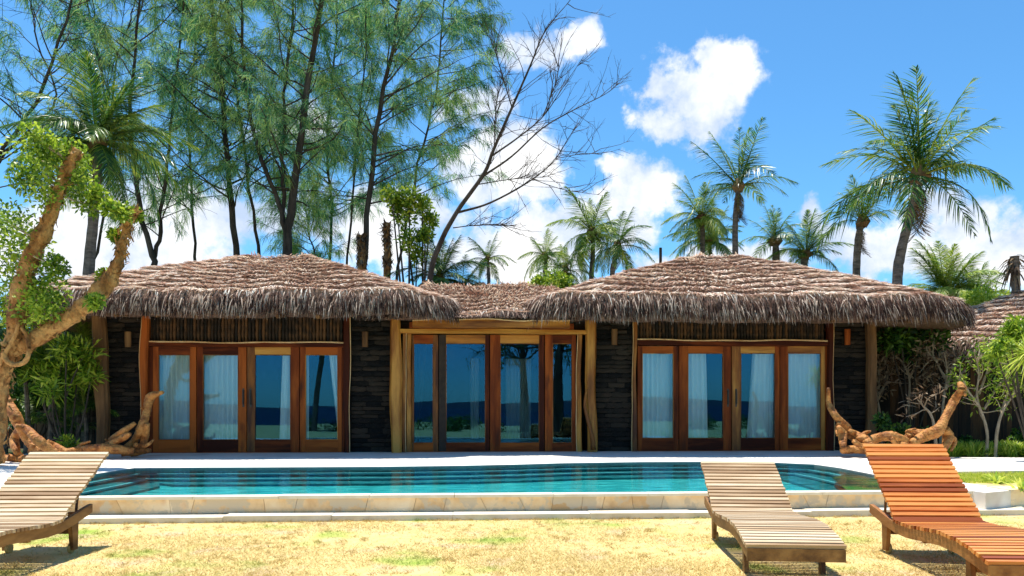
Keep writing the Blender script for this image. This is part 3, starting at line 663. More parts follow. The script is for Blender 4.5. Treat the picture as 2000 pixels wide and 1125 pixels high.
# rafters under the eaves
for xs in (np.linspace(xl0+.8, xl1-.5, 11), np.linspace(xr0+.6, xr1-.8, 11)):
    for x in xs:
        b = MB(); tube(b, [(x, YF+.3, 3.42), (x, YE+.45, 3.20)], .045, 6); b.build('rafter', m_post, villa, VO)
# wall lamps
for px, lab in ((250, 'wooden tube wall lamp on the stone at the left end of the villa'), (713, 'wooden tube wall lamp on the stone left of the middle doors'), (1200, 'wooden tube wall lamp on the stone right of the middle doors'), (1655, 'reddish wooden tube wall lamp on the stone at the right end of the villa')):
    y = YF-.11; x = xf(px, y); zt_, zb_ = zf(648 if px < 1000 else 643, px, y), zf(678 if px < 1000 else 674, px, y)
    t = thing('wall_lamp', lab, 'wall lamp', (x, y, zb_), 0, 'wall lamps on the villa')
    b = MB(); a = np.linspace(PI*1.0, PI*2.0, 9); P = [(.065*math.cos(q), .06*math.sin(q), 0) for q in a]; Pt = [(c[0]*1.08, c[1], zt_-zb_) for c in P]
    V = P+Pt+[(c[0]*.8, c[1]*.8, 0) for c in P]+[(c[0]*.8, c[1]*.8, zt_-zb_) for c in Pt]; n = 9
    F = [(i, i+1, i+1+n, i+n) for i in range(n-1)]+[(2*n+i+1, 2*n+i, 3*n+i, 3*n+i+1) for i in range(n-1)]+[(n+i, n+i+1, 3*n+i+1, 3*n+i) for i in range(n-1)]+[(i+1, i, 2*n+i, 2*n+i+1) for i in range(n-1)]
    b.add(V, F); b.build('lamp_shade', m_post if px != 1655 else m_teak, t)
    b = MB(); b.box((-.05, .0, .02), (.05, .055, zt_-zb_-.02)); b.build('back_plate', m_dark, t)

# ------------------------------------------------------------------ curtains
def curtain(pxa, pxb, lab, z1py=680, gather=None, Y=YF+.17, top=None):
    """pleated sheet from px a to b at the top; gather=(a2,b2) at the bottom"""
    Yc = Y; a2, b2 = gather or (pxa, pxb); xa, xb, ya, yb = xf(pxa, Yc), xf(pxb, Yc), xf(a2, Yc), xf(b2, Yc)
    n = max(int((xb-xa)/.018), 12); k = 9; V = []
    nf = max((xb-xa)/.105, 2); ph = rng.uniform(0, 6)
    zt_, zb_ = 2.80, DZ+.035
    for r in range(k):
        t = r/(k-1); A = xa+(ya-xa)*t; B = xb+(yb-xb)*t; zz = zt_+(zb_-zt_)*t
        for c in range(n):
            s_ = c/(n-1); V.append((A+(B-A)*s_, Yc+(.028+.012*math.sin(s_*9+ph))*math.sin(s_*nf*2*PI+ph+.5*math.sin(t*3+s_*4)), zz))
    mb = MB(); mb.add(V, [(r*n+c, r*n+c+1, (r+1)*n+c+1, (r+1)*n+c) for r in range(k-1) for c in range(n-1)])
    loc = ((xa+xb)/2, Yc, zb_); o = mb.build('curtain', m_curt, None, loc, smooth=True); o.location = loc
    tag(o, lab, 'curtain', 'white curtains behind the glass doors')
curtain(303, 386, 'white curtain filling the first pane from the left of the villa')
curtain(388, 476, 'white curtain filling the second pane from the left of the villa')
curtain(553, 580, 'narrow white curtain drawn aside in the third pane from the left', gather=(545, 574))
curtain(588, 603, 'thin strip of white curtain at the left of the fourth pane from the left')
curtain(640, 668, 'white curtain tied back at the upper right of the fourth pane from the left', gather=(664, 672))
curtain(1246, 1322, 'white curtain filling the left pane of the right-hand doors')
curtain(1334, 1379, 'white curtain covering the left half of the second pane of the right-hand doors', gather=(1334, 1384))
curtain(1472, 1522, 'white curtain fanning out in the third pane of the right-hand doors', gather=(1458, 1522))
curtain(1530, 1612, 'white curtain filling the last pane of the right-hand doors')

curtain(988, 1037, 'added sheer curtain softening the light of the rear window seen through the middle doors', Y=Y1-.12)  # added curtains, turn the glaring rear windows into soft light panels
curtain(919, 935, 'narrow added curtain softening the light of the slim rear window seen through the middle doors', Y=Y1-.12)
# ================================================================== SUN LOUNGERS
def rail_z(s):  # s metres from the rear rail end
    return np.interp(s, [0, .12, .3, .5, .7, .95, 1.2, 1.45, 1.65, 1.82], [.405, .385, .345, .312, .305, .322, .338, .325, .290, .245])
def lounger(x, d, yaw, ang, lab, mslat, mrail, seed, blen=.76):
    """x, d: hinge centre in camera-aligned coordinates; local -Y is towards the foot, hinge at y=0"""
    r = random.Random(seed); p = CAMP(x, d, 0)
    t = thing('sun_lounger', lab, 'sun lounger', p, -YAW+yaw, 'slatted sun loungers on the lawn')
    Wd = .685; H = .5; LEN = 1.82
    S = np.linspace(0, LEN, 30); Z = rail_z(S)
    for sx in (-1, 1):
        b = MB(); xo = sx*(Wd/2-.018); V = []
        for s, z in zip(S, Z):
            th = .085 if .0 < s < LEN else .075; y = H-s
            V += [(xo-.018, y, z-th), (xo+.018, y, z-th), (xo+.018, y, z-.003), (xo-.018, y, z-.003)]
        b.add(V, [(i*4+j, i*4+(j+1) % 4, (i+1)*4+(j+1) % 4, (i+1)*4+j) for i in range(len(S)-1) for j in range(4)]); b.add(V[:4], [(0, 3, 2, 1)]); b.add(V[-4:], [(0, 1, 2, 3)])
        b.build('side_rail', mrail, t)
        # legs
        for (yl, zt_, tp) in ((.30, .34, 1), (-1.02, .30, -1)):
            b = MB(); w = .035; xi = xo-sx*.040
            b.hexa([(xi-.017, yl-w+.0*tp, .03 if tp > 0 else 0), (xi+.017, yl-w, .03 if tp > 0 else 0), (xi+.017, yl+w, .03 if tp > 0 else 0), (xi-.017, yl+w, .03 if tp > 0 else 0), (xi-.017, yl-w-.035*tp, zt_), (xi+.017, yl-w-.035*tp, zt_), (xi+.017, yl+w+.015, zt_), (xi-.017, yl+w+.015, zt_)])
            b.build('leg', mrail, t)
        b = MB(); a = np.arange(12)*PI/6; xi = xo-sx*.062-.0; V = [(xi+q, .30+.045*math.cos(c), .045+.045*math.sin(c)) for q in (-.012, .012) for c in a]
        b.add(V, [(i, (i+1) % 12, 12+(i+1) % 12, 12+i) for i in range(12)]); b.add(V[:12], [tuple(range(12))[::-1]]); b.add(V[12:], [tuple(range(12))]); b.build('wheel', m_rubber, t)
    b = MB(); b.box((-Wd/2-.004, H-LEN-.026, .245-.095), (Wd/2+.004, H-LEN-.002, .245-.004)); b.build('end_board', mrail, t)
    for yl, z in ((.30, .17), (-1.02, .13), (-.3, .20), (-.02, .21)):
        b = MB(); b.box((-Wd/2+.08, yl-.02, z), (Wd/2-.08, yl+.02, z+.05)); b.build('crossbar', mrail, t)
    # slats
    sm = []
    for k in range(4):
        b = MB(); wv = .0335
        b.box((-Wd/2-.012+r.uniform(-.002, .002), -wv/2, 0), (Wd/2+.012+r.uniform(-.002, .002), wv/2, .027)); me = b.build('slat', mslat, link=False); sm.append(me)
    s = H+.03
    while s < LEN-.0:
        z = float(rail_z(s)); dz = float(rail_z(s+.02)-rail_z(s-.02))/.04
        ob('slat', r.choice(sm), t, (r.uniform(-.006, .006), H-s, z), (math.atan(-dz), r.uniform(-.004, .004), r.uniform(-.004, .004))); s += .0515
    # backrest
    c, sn = math.cos(ang), math.sin(ang); hz = .318
    br = bpy.data.objects.new('backrest', None); COL.objects.link(br); br.parent = t; br.location = (0, -.005, hz); br.rotation_euler = (ang, 0, 0)
    for sx in (-1, 1):
        b = MB(); b.box((sx*(Wd/2-.055)-.016, .01, -.045), (sx*(Wd/2-.055)+.016, blen-.01, -.002)); b.build('backrest_rail', mrail, br)
    q = .018
    while q < blen:
        ob('slat', r.choice(sm), br, (r.uniform(-.006, .006), q, 0), (r.uniform(-.02, .02), r.uniform(-.004, .004), r.uniform(-.004, .004))); q += .0525
    # prop
    b = MB(); y0, z0 = blen*.6*c, hz+blen*.6*sn-.03
    for sx in (-1, 1): tube(b, [(sx*.24, y0, z0), (sx*.24, min(y0+.12, .42), .33)], .012, 5)
    tube(b, [(-.25, min(y0+.12, .42), .33), (.25, min(y0+.12, .42), .33)], .013, 5); b.build('prop', mrail, t)
    return t
lounger(2.17, 6.70, math.radians(-5), math.radians(30.5), 'pale bleached slatted sun lounger, the middle one, in front of the pool', m_slatb, m_rail, 1, .79)
lounger(3.51, 6.12, math.radians(-3.2), math.radians(43), 'reddish varnished slatted sun lounger with steep backrest at the right', m_slatr, m_railr, 2, .89)
lounger(-4.08, 6.14, math.radians(2.5), math.radians(33.5), 'bleached slatted sun lounger cut off by the left edge of the picture', m_slatb, m_rail, 3, .93)

# ================================================================== VEGETATION generators
def branch_path(p, d, L, n, up=.0, droop=0., wob=.12):
    P = [np.array(p, float)]; d = nrm(d); st = L/(n-1)
    for k in range(n-1):
        d = nrm(d+rng.normal(0, wob, 3)+UP*(up-droop*(k/(n-1)))); P.append(P[-1]+d*st)
    return np.array(P)
def at_path(P, t):
    f = np.clip(t, 0, .9999)*(len(P)-1); i = int(f); w = f-i; return P[i]*(1-w)+P[i+1]*w, nrm(P[i+1]-P[i])

def needles(mb, C, Dn, n_each, L, w, droop=.5, spread=.6):
    n = len(C)*n_each; P = np.repeat(C, n_each, 0)+rng.normal(0, .05, (n, 3)); D = nrm(np.repeat(Dn, n_each, 0)+rng.normal(0, spread, (n, 3)))
    S = nrm(np.cross(D, rng.normal(0, 1, (n, 3)))); strips(mb, P, D, S, rng.uniform(.6, 1.2, n)*L, w, -UP*droop*L*rng.uniform(.5, 1.2, n)[:, None], 2, [.7, 1, .2])

def casuarina(label, stems, D, nb=46, blen=(1.8, 4.2), t0=.15, leaf=1., side=None, nl=8, wn=.0145, top=None, droop=.10, twn=8):
    """stems: list of (pixel path, radius start, radius end) at depth D (metres)"""
    base = W(*stems[0][0][0], D); base[2] = .2
    t = thing('casuarina_tree', label, 'casuarina tree', base, 0, 'casuarina trees behind the villa')
    tr = MB(); cr = MB(); tw = MB(); CC = []; DD = []
    for si, (px, r0, r1) in enumerate(stems):
        P = [W(x, y, D+(.15*si)) for x, y in px]
        if si == 0: g = P[0].copy(); g[2] = .1; g[0] -= (P[1]-P[0])[0]*.5; P = [g]+P
        P = spline(P, 22); P[1:-1] += rng.normal(0, .03, (20, 3)); R = np.linspace(r0*.66, r1*.6, 22); tube(tr, P, R, 8, .06)
        L_ = np.linalg.norm(np.diff(P, axis=0), axis=1).sum(); m = int(nb*.62*L_/12)
        for k in range(m):
            u_ = t0+(1-t0)*(k+rng.random())/m
            if si == 0: u_ = .3+.7*u_
            p, td = at_path(P, u_); az = rng.uniform(0, 2*PI)
            if side is not None and rng.random() < .6: az = side+rng.normal(0, .6)
            el = rng.uniform(.15, .9); d = np.array([math.cos(az)*math.cos(el), math.sin(az)*math.cos(el), math.sin(el)])
            L = rng.uniform(*blen)*(1.15-.45*u_); bp = branch_path(p, d, L, 8, .03, droop, .10); rb = r1*.35+.02*L/3
            tube(tw, bp, np.linspace(min(rb, r0*.4)*.7, .005, 8), 5)
            for j in range(twn):
                v_ = .25+.75*(j+rng.random())/twn; q, dd = at_path(bp, v_); d2 = nrm(dd*.7+rng.normal(0, .55, 3)); l2 = rng.uniform(.35, .95)
                tp = branch_path(q, d2, l2, 4, 0, .35, .12); tube(tw, tp, np.linspace(.009, .004, 4), 3, caps=False)
                if rng.random() < leaf:
                    for tt in np.linspace(.2, 1, 5): a_, b_ = at_path(tp, tt); CC.append(a_); DD.append(nrm(b_*.6-UP*.35))
    tr.build('trunk', m_bark, t, base, smooth=True); tw.build('branches', m_bark, t, base)
    if CC: needles(cr, np.array(CC), np.array(DD), nl, .34, wn); cr.build('crown', m_needle, t, base)
    return t

# fronds: several shared meshes, rachis along +X
def frond_mesh(L, droop, mfr, nleaf=78, ll=.70, fold=.45, ragged=.0, wl=.034, hang=.62, sidebend=0.):
    mb = MB(); n = 14; t = np.linspace(0, 1, n); X = L*(t-.16*t**2.4*droop); Z = -L*droop*.62*t**2.6; Yy = sidebend*L*t**2
    R = np.stack([X, Yy, Z], 1); tube(mb, R, np.linspace(.035*L/3, .006, n), 5, mi=1)
    u_ = np.repeat(np.linspace(.13, .995, nleaf), 2); sg = np.tile([-1., 1.], nleaf); keep = rng.random(len(u_)) > ragged; u_, sg = u_[keep], sg[keep]; m = len(u_)
    C = np.stack([np.interp(u_, t, R[:, k]) for k in range(3)], 1); G = np.gradient(R, axis=0); T = nrm(np.stack([np.interp(u_, t, G[:, k]) for k in range(3)], 1))
    Sd = np.cross(UP, T); Sd = nrm(Sd)*sg[:, None]; Nn = np.cross(T, np.cross(UP, T))
    fw = .35+.9*u_**1.5; D = nrm(Sd*1.0+T*fw[:, None]+nrm(Nn)*rng.normal(.12, .18, m)[:, None]-UP*fold*.25+rng.normal(0, .08, (m, 3)))
    Ln = ll*np.clip(np.sin((u_*.86+.13)*PI)**.6, .15, 1)*rng.uniform(.7, 1.12, m); Sl = nrm(np.cross(D, UP+T*.8+rng.normal(0, .25, (m, 3))))
    strips(mb, C, D, Sl, Ln, wl, -UP*(hang*Ln*rng.uniform(.6, 1.4, m))[:, None], 3, [.6, 1, .75, .08])
    return mb.build('frond', [mfr, m_yfrond], link=False)
def fset(mfr, **k):
    return {'up': [frond_mesh(3, .12, mfr, **k), frond_mesh(3, .32, mfr, sidebend=.06, **k)], 'mid': [frond_mesh(3, .8, mfr, **k), frond_mesh(3, 1.0, mfr, sidebend=-.08, **k)], 'low': [frond_mesh(3, 1.1, mfr, hang=.6, **k)]}
FG = fset(m_pfrond); FY = fset(m_yfrond); FR = fset(m_pfrond, ragged=.36)
FDEAD = [frond_mesh(3, .9, m_dead, ragged=.35, hang=.9)]
def palm(label, trunk, D, size, nf=20, fs=FG, r=.12, dead=2, lean=0., elmin=-.35, elmax=1.35, group='coconut palms rising behind the villa', asym=None, name='coconut_palm', seed=None, nuts=False, D1=None, prune=None, gz=.2, tilt=0.):
    """trunk: pixel path from low to crown; size: frond length in metres"""
    rr = random.Random(seed if seed is not None else hash(label) % 1000 if False else len(label)*7+int(trunk[0][0]))
    P = [W(x, y, D) for x, y in trunk]; base = P[0].copy(); base[2] = gz
    if P[0][2] > gz+.3: g = base.copy(); g[0] -= (P[1]-P[0])[0]*.8 if len(P) > 1 else 0; base = g; P = [g]+P
    t = thing(name, label, 'palm tree', base, 0, group)
    Q = spline(P, 26); mb = MB(); V, F = tube_arr(Q, np.linspace(r*.78, r*.52, 26)*(1+.07*np.tile([0, 1], 13)), 9, .03); mb.add(V, F); mb.build('trunk', m_ptrunk, t, base)
    top = Q[-1]-base
    for k in range(nf):
        az = k*2.399963+rr.uniform(-.3, .3); f = (k+.5)/nf; el = elmax-(elmax-elmin)*f**1.15+rr.uniform(-.16, .16)
        if prune and not prune(math.cos(az), math.sin(az), el): continue
        key = 'up' if el > .85 else 'mid' if el > .1 else 'low'; me = rr.choice(fs[key]); s = size/3*rr.uniform(.7, 1.12)
        o = ob('frond', me, t, tuple(top+np.array([0, 0, rr.uniform(-.1, .05)])), None, (s, s, s))
        o.rotation_mode = 'QUATERNION'
        q = Matrix.Rotation(tilt, 4, 'Y') @ Matrix.Rotation(az, 4, 'Z') @ Matrix.Rotation(-el, 4, 'Y') @ Matrix.Rotation(rr.uniform(-.35, .35), 4, 'X'); o.rotation_quaternion = q.to_quaternion()
    for k in range(dead):
        az = rr.uniform(0, 6.28); s = size/3*rr.uniform(.4, .6); o = ob('dead_frond', FDEAD[0], t, tuple(top-np.array([0, 0, .15])), (0, rr.uniform(1.0, 1.35), az), (s, s, s))
    # fibrous crown base
    mb = MB(); tube(mb, [top-UP*.25*size/3, top, top+UP*.4*size/3], [r*.9, r*1.5, r*.6], 8, .15); mb.build('crown_base', m_dead, t)
    if nuts:
        b = MB()
        for k in range(7):
            a = k*.9; c = top+np.array([.2*math.cos(a), .2*math.sin(a), -.12-.06*(k % 3)]); tube(b, [c-UP*.12, c-UP*.06, c+UP*.05, c+UP*.12], [.02, .09, .09, .02], 7)
        b.build('coconut_bunch', m_yfrond, t, smooth=True)
    return t

def leaf_cloud(mb, C, n, rad, ll=.09, lw=.04, up=.3, mi=0):
    """leaves in small clumps around the centres C"""
    C = np.asarray(C, float); k = rng.integers(0, len(C), n); rad = np.broadcast_to(rad, (len(C),)) if np.ndim(rad) < 1 else np.asarray(rad)
    off = rng.normal(0, 1, (n, 3)); off = off/np.linalg.norm(off, axis=1, keepdims=True)*(rng.random((n, 1))**.45); P = C[k]+off*rad[k][:, None]
    D = nrm(off*.6+rng.normal(0, .6, (n, 3))+UP*up); S = nrm(np.cross(D, rng.normal(0, 1, (n, 3))+UP))
    strips(mb, P, D, S, rng.uniform(.7, 1.2, n)*ll, rng.uniform(.7, 1.2, n)*lw, -UP*.15*ll*np.ones((n, 1)), 2, [.25, 1, .15], mi)

# ------------------------------------------------------------------ casuarinas
DC = 27.
casuarina('dark forked casuarina rising from behind the left end of the roof', [([(302, 560), (298, 500), (280, 430), (262, 330), (255, 200), (268, 60), (280, -80)], .20, .05), ([(300, 510), (312, 450), (322, 360), (335, 240), (350, 90), (360, -60)], .12, .04)], 25.5, nb=34, leaf=.8)
casuarina('tall straight casuarina with a thick dark trunk, left of the left roof peak', [([(465, 560), (460, 480), (445, 330), (428, 150), (412, 0), (405, -120)], .21, .09)], 26, nb=44, leaf=.85)
casuarina('slim casuarina stem standing just right of the thick dark trunk', [([(505, 560), (498, 450), (478, 300), (455, 130), (440, -40), (436, -130)], .11, .05)], 27.5, nb=40, leaf=.85)
casuarina('big many-stemmed casuarina directly behind the left roof peak', [([(564, 570), (562, 480), (572, 380), (590, 250), (612, 100), (640, -40), (655, -120)], .30, .08), ([(560, 455), (535, 370), (500, 280), (480, 170), (470, 20), (465, -100)], .13, .05), ([(556, 440), (552, 330), (556, 200), (572, 40), (580, -110)], .11, .05)], 25, nb=46, leaf=.95)
casuarina('casuarina with a knotted trunk leaning right, seen right of the left roof peak', [([(708, 590), (712, 500), (722, 380), (738, 260), (760, 130), (782, 0), (800, -110)], .20, .08)], 26, nb=50, leaf=.9, side=.3)
casuarina('thin pale casuarina stem between the two big trunks', [([(678, 580), (682, 470), (692, 340), (700, 250), (712, 120), (716, -60)], .08, .04)], 28, nb=46, leaf=.9)
casuarina('airy casuarina at the far left with long dark boughs', [([(-60, 560), (-50, 430), (0, 300), (70, 200), (125, 60), (150, -80)], .15, .05), ([(-20, 330), (60, 250), (110, 190), (75, 90), (55, -30)], .07, .03)], 24, nb=34, leaf=.45, nl=9)
casuarina('airy casuarina behind the palm at the upper left', [([(150, 600), (200, 450), (215, 250), (190, 120), (165, -30), (160, -110)], .10, .04), ([(214, 250), (205, 160), (185, 60), (180, -60)], .06, .03), ([(214, 240), (228, 120), (262, 10), (280, -60)], .06, .03)], 28, nb=38, leaf=.55, nl=10)
casuarina('light green casuarina far behind, filling the gap left of the big trunks', [([(385, 570), (378, 430), (370, 250), (380, 80), (385, -100)], .12, .05)], 33, nb=58, leaf=.9, blen=(2.2, 4.8))
casuarina('light green casuarina far behind, right of the many-stemmed one', [([(640, 570), (648, 430), (640, 260), (655, 90), (660, -100)], .12, .05)], 33, nb=55, leaf=.9, blen=(2.2, 4.6))
casuarina('casuarina whose fine grey-green sprays hang over the right edge of the grove', [([(770, 590), (790, 450), (822, 300), (850, 180), (862, 60), (875, -90)], .10, .04)], 30, nb=44, leaf=.75, side=.1, blen=(2.0, 4.0), nl=9, wn=.018)
casuarina('small casuarina low behind the roof between the big trunks', [([(610, 600), (618, 520), (600, 440), (590, 380)], .08, .03)], 30, nb=60, leaf=.9, blen=(1.5, 2.8))

# bare tree
def bare_tree():
    D = 22.; base = W(838, 560, D); base[2] = .2
    t = thing('bare_tree', 'leafless dark tree leaning right over the middle of the villa', 'tree', base)
    mb = MB(); gp = W(838, 560, D); gp[2] = .1; gp[0] -= .4
    main = spline([gp, W(838, 560, D), W(858, 480, D), W(895, 410, D), (W(945, 340, D)), W(965, 290, D), W(1000, 210, D), W(1035, 130, D), W(1065, 60, D), W(1110, 5, D)], 50)
    tube(mb, main, np.linspace(.095, .008, 50), 8, .04)
    lim = [([(895, 415), (960, 395), (1040, 350), (1085, 310), (1110, 270), (1140, 225)], .06), ([(945, 343), (1000, 305), (1060, 250), (1120, 215), (1180, 185), (1205, 165)], .055), ([(960, 305), (1010, 270), (1060, 228), (1100, 170), (1140, 110)], .05), ([(1000, 210), (985, 160), (970, 110), (955, 70)], .035), ([(1060, 228), (1075, 190), (1090, 140), (1080, 95)], .03), ([(935, 360), (1000, 350), (1080, 345)], .028), ([(1040, 350), (1100, 370), (1180, 382)], .02), ([(885, 445), (930, 440), (985, 440)], .028), ([(1085, 310), (1140, 300), (1175, 302)], .018), ([(965, 290), (968, 220), (980, 150)], .025)]
    tw = MB()
    for px, r in lim:
        P = spline([W(x, y, D+.2*i*(1 if r > .03 else -1)) for i, (x, y) in enumerate(px)], 26); tube(mb, P, np.linspace(r*.62, .005, 26), 6, .04)
        for k in range(20 if r > .02 else 7):
            p, d = at_path(P, rng.uniform(.25, 1)); d2 = nrm(d+rng.normal(0, .5, 3)+UP*.15); L = rng.uniform(.4, 1.3); q = branch_path(p, d2, L, 5, .05, .0, .12); tube(tw, q, np.linspace(.012, .004, 5), 3, caps=False)
            for _ in range(3):
                p2, d3 = at_path(q, rng.uniform(.3, 1)); q2 = branch_path(p2, nrm(d3+rng.normal(0, .5, 3)), rng.uniform(.2, .5), 4, 0, .0, .15); tube(tw, q2, np.linspace(.006, .003, 4), 3, caps=False)
    for k in range(34):
        p, d = at_path(main, rng.uniform(.45, 1)); d2 = nrm(d*.8+rng.normal(0, .5, 3)); q = branch_path(p, d2, rng.uniform(.5, 1.6), 6, .03, 0, .12); tube(tw, q, np.linspace(.014, .004, 6), 3, caps=False)
        for _ in range(4):
            p2, d3 = at_path(q, rng.uniform(.3, 1)); q2 = branch_path(p2, nrm(d3+rng.normal(0, .5, 3)), rng.uniform(.2, .6), 4, 0, .0, .15); tube(tw, q2, np.linspace(.006, .003, 4), 3, caps=False)
    mb.build('trunk', m_bark, t, base, smooth=True); stuff(tw.build('twigs', m_bark, t, base))
bare_tree()

# ------------------------------------------------------------------ palms
palm('tall coconut palm with a broad dark drooping crown behind the left end of the roof', [(172, 560), (182, 430), (190, 330), (188, 275)], 20., 2.4, 36, FG, .19, 3, elmin=-.55, asym=.3, tilt=.1)
palm('largest coconut palm, with a leaning trunk, at the upper right', [(1752, 570), (1758, 500), (1775, 430), (1788, 375), (1794, 345)], 22., 3.0, 30, FR, .20, 5, elmin=-.15, elmax=1.55, tilt=.1)
palm('slender coconut palm with ragged crown right of the right roof peak', [(1436, 520), (1436, 430), (1441, 380), (1443, 365)], 27., 2.3, 19, FR, .15, 7, elmin=.05, elmax=1.55)
palm('coconut palm with a sparse upright crown left of the largest palm', [(1672, 560), (1676, 470), (1683, 435)], 25., 1.95, 16, FR, .18, 4, elmin=.45, elmax=1.5)
palm('small dark palm with a short thick trunk behind the right slope of the right roof', [(1516, 530), (1515, 485), (1514, 472)], 30., 1.8, 20, FR, .2, 4, elmin=.25, elmax=1.5)
palm('small bushy palm just right of the short thick-trunked one', [(1570, 540), (1574, 505), (1574, 498)], 30., 1.7, 22, FG, .2, 1, elmin=.2, elmax=1.4)
palm('yellow-green coconut palm behind the left shoulder of the right roof peak', [(1372, 540), (1372, 450), (1370, 425)], 29., 1.75, 22, FY, .14, 2, elmin=-.4, elmax=1.3, nuts=True)
palm('low full palm crown touching the right roof peak', [(1388, 540), (1386, 490), (1386, 470)], 31., 1.8, 24, FG, .14, 1, elmin=-.3, elmax=1.2)
palm('coconut palm with golden lower fronds left of the right roof', [(1155, 560), (1158, 500), (1157, 455)], 28., 1.9, 24, FY, .14, 2, elmin=-.6, elmax=1.3)
palm('green coconut palm with arching fronds, right of the golden one', [(1195, 560), (1200, 510), (1206, 480)], 26., 1.55, 18, FG, .13, 1, elmin=-.3, elmax=1.3)
palm('yellow-green palm left of the middle palm clump', [(1064, 560), (1066, 520), (1064, 500)], 30., 1.3, 18, FY, .12, 1, elmin=-.3, elmax=1.3)
palm('low dark palm in the middle palm clump', [(1100, 570), (1100, 545), (1103, 528)], 27., 1.2, 20, FG, .12, 1, elmin=-.2, elmax=1.3)
palm('lone small palm above the link roof', [(955, 570), (954, 530), (953, 505)], 26., .95, 16, FG, .09, 2, elmin=-.4, elmax=1.3)
palm('broad dark palm clump low at the foot of the bare tree', [(862, 590), (860, 555), (858, 545)], 24., 1.7, 26, FG, .14, 0, elmin=-.05, elmax=1.4)
palm('dark palm low behind the left roof, right of the foot of the bare tree', [(905, 590), (903, 570), (903, 562)], 24.5, 1.3, 18, FG, .14, 0, elmin=-.05, elmax=1.1)
palm('bushy yellow-green date palm behind the right end of the right roof', [(1850, 620), (1850, 590), (1850, 575)], 26., 2.1, 34, FY, .2, 1, elmin=.0, elmax=1.4, name='date_palm')
palm('second yellow-green date palm right of the bushy one', [(1905, 630), (1906, 605), (1906, 592)], 27., 1.6, 26, FY, .2, 0, elmin=.0, elmax=1.4, name='date_palm')
# dead palm trunk with hanging brown fronds, right edge
def snag(label, px, D, r, drape=True):
    P = [W(x, y, D) for x, y in px]; base = P[0].copy(); base[2] = .2; t = thing('dead_palm', label, 'dead palm', base)
    mb = MB(); Q = spline([base]+P, 20); tube(mb, Q, np.linspace(r, r*.9, 20)*(1+.08*np.tile([0, 1], 10)), 9, .05); mb.build('trunk', m_ptrunk if drape else m_tan, t, base)
    top = Q[-1]-base; b = MB()
    for _ in range(0 if drape else 320):
        c, d_ = at_path(Q, rng.uniform(.45, 1)); a_ = rng.uniform(0, 6.28); o_ = np.array([math.cos(a_), math.sin(a_), 0.]); e_ = nrm(o_*.5+UP*rng.choice([-.8, .6]))
        strips(b, (c-base+o_*r*.9)[None], e_[None], np.cross(o_, UP)[None], rng.uniform(.08, .22), rng.uniform(.03, .08), None, 2, [1, .8, .2])
    n = 60 if drape else 40; a = rng.uniform(0, 2*PI, n); D_ = nrm(np.c_[np.cos(a), np.sin(a), rng.uniform(-.2, .6, n)])
    strips(b, np.tile(top, (n, 1))+D_*r*.5-UP*rng.uniform(0, .5, n)[:, None], D_, nrm(np.cross(D_, UP)), rng.uniform(.2, .45, n)*(1 if drape else .7), .06, -UP*rng.uniform(.1, .7, n)[:, None]*(1 if drape else .2), 3, [1, 1, .8, .3]); b.build('frond_stubs', m_dead, t)
snag('dead topless palm with brown stubs at the right edge, above the neighbouring thatch', [(1985, 620), (1984, 560), (1982, 500)], 20., .11)
snag('topless brown palm stump standing right of the knotted casuarina trunk', [(756, 560), (757, 500), (755, 436)], 24., .12, False)
snag('shaggy short palm stump at the foot of the knotted casuarina', [(706, 560), (707, 500), (706, 460)], 24.5, .14, False)
b = MB(); p = W(1290, 520, 25); tube(b, [(p[0], p[1], .2), (p[0], p[1], p[2]), W(1290, 484, 25)], .05, 7, .05); tag(b.build('dead_post', m_bark, None, (p[0], p[1], .2)), 'thin dead trunk sticking up left of the right roof peak', 'dead trunk').location = (p[0], p[1], .2)

def broadleaf(label, cen, D, rads, n, m, ll, lw, trunkpx=None, cat='tree', name='broadleaf_tree', group=None, rt=.07, z0=.2):
    if cat != 'tree': rt = .022
    C = [W(x, y, D+rng.uniform(-.4, .4)) for x, y in cen]; base = C[-1].copy(); base[2] = z0
    t = thing(name, label, cat, base, 0, group); mb = MB(); leaf_cloud(mb, C, n, np.array(rads), ll, lw); mb.build('foliage', m, t, base)
    mb = MB()
    for c in C: P = spline([base, base*.5+c*.5+rng.normal(0, .1, 3), c], 8); tube(mb, P, np.linspace(rt, .015, 8), 6, .05)
    mb.build('trunk', m_bark, t, base); return t
broadleaf('bright green broadleaf tree right of the topless palm stump', [(765, 380), (800, 385), (790, 420), (825, 400), (840, 430), (775, 400), (830, 460), (800, 470), (815, 500)], 23., [.35, .35, .4, .3, .25, .25, .25, .35, .3], 2600, m_leafy, .16, .07)
broadleaf('bright green bush above the link roof at the foot of the palm clump', [(1065, 552), (1085, 548), (1105, 556), (1050, 558)], 24., [.4, .35, .3, .3], 1800, m_leafy, .12, .06, cat='bush', name='bush')
broadleaf('yellow-green bush behind the end of the neighbouring thatch roof', [(1925, 590), (1950, 600), (1900, 600), (1970, 610)], 22., [.5, .5, .45, .4], 3000, m_lily, .16, .05, cat='bush', name='bush')

# ------------------------------------------------------------------ second thatched house at the right edge
hc = W(2075, 640, 19.0)
h2 = thing('thatched_house', 'neighbouring thatched house cut off by the right edge of the picture', 'house', (hc[0], hc[1], .2))
HO = (hc[0], hc[1], .2)
thatch_roof(h2, HO, hc[0]+1.2, hc[1]+1.2, 4.6, 4.0, 2.85, 4.6, .8, 13, .5, rot=math.radians(28), dens=.8, label='brown thatched roof')
b = MB(); b.box((hc[0]-1.4, hc[1]-1.2, .2), (hc[0]+4.5, hc[1]+4, 2.9)); b.build('wall', m_back, h2, HO)

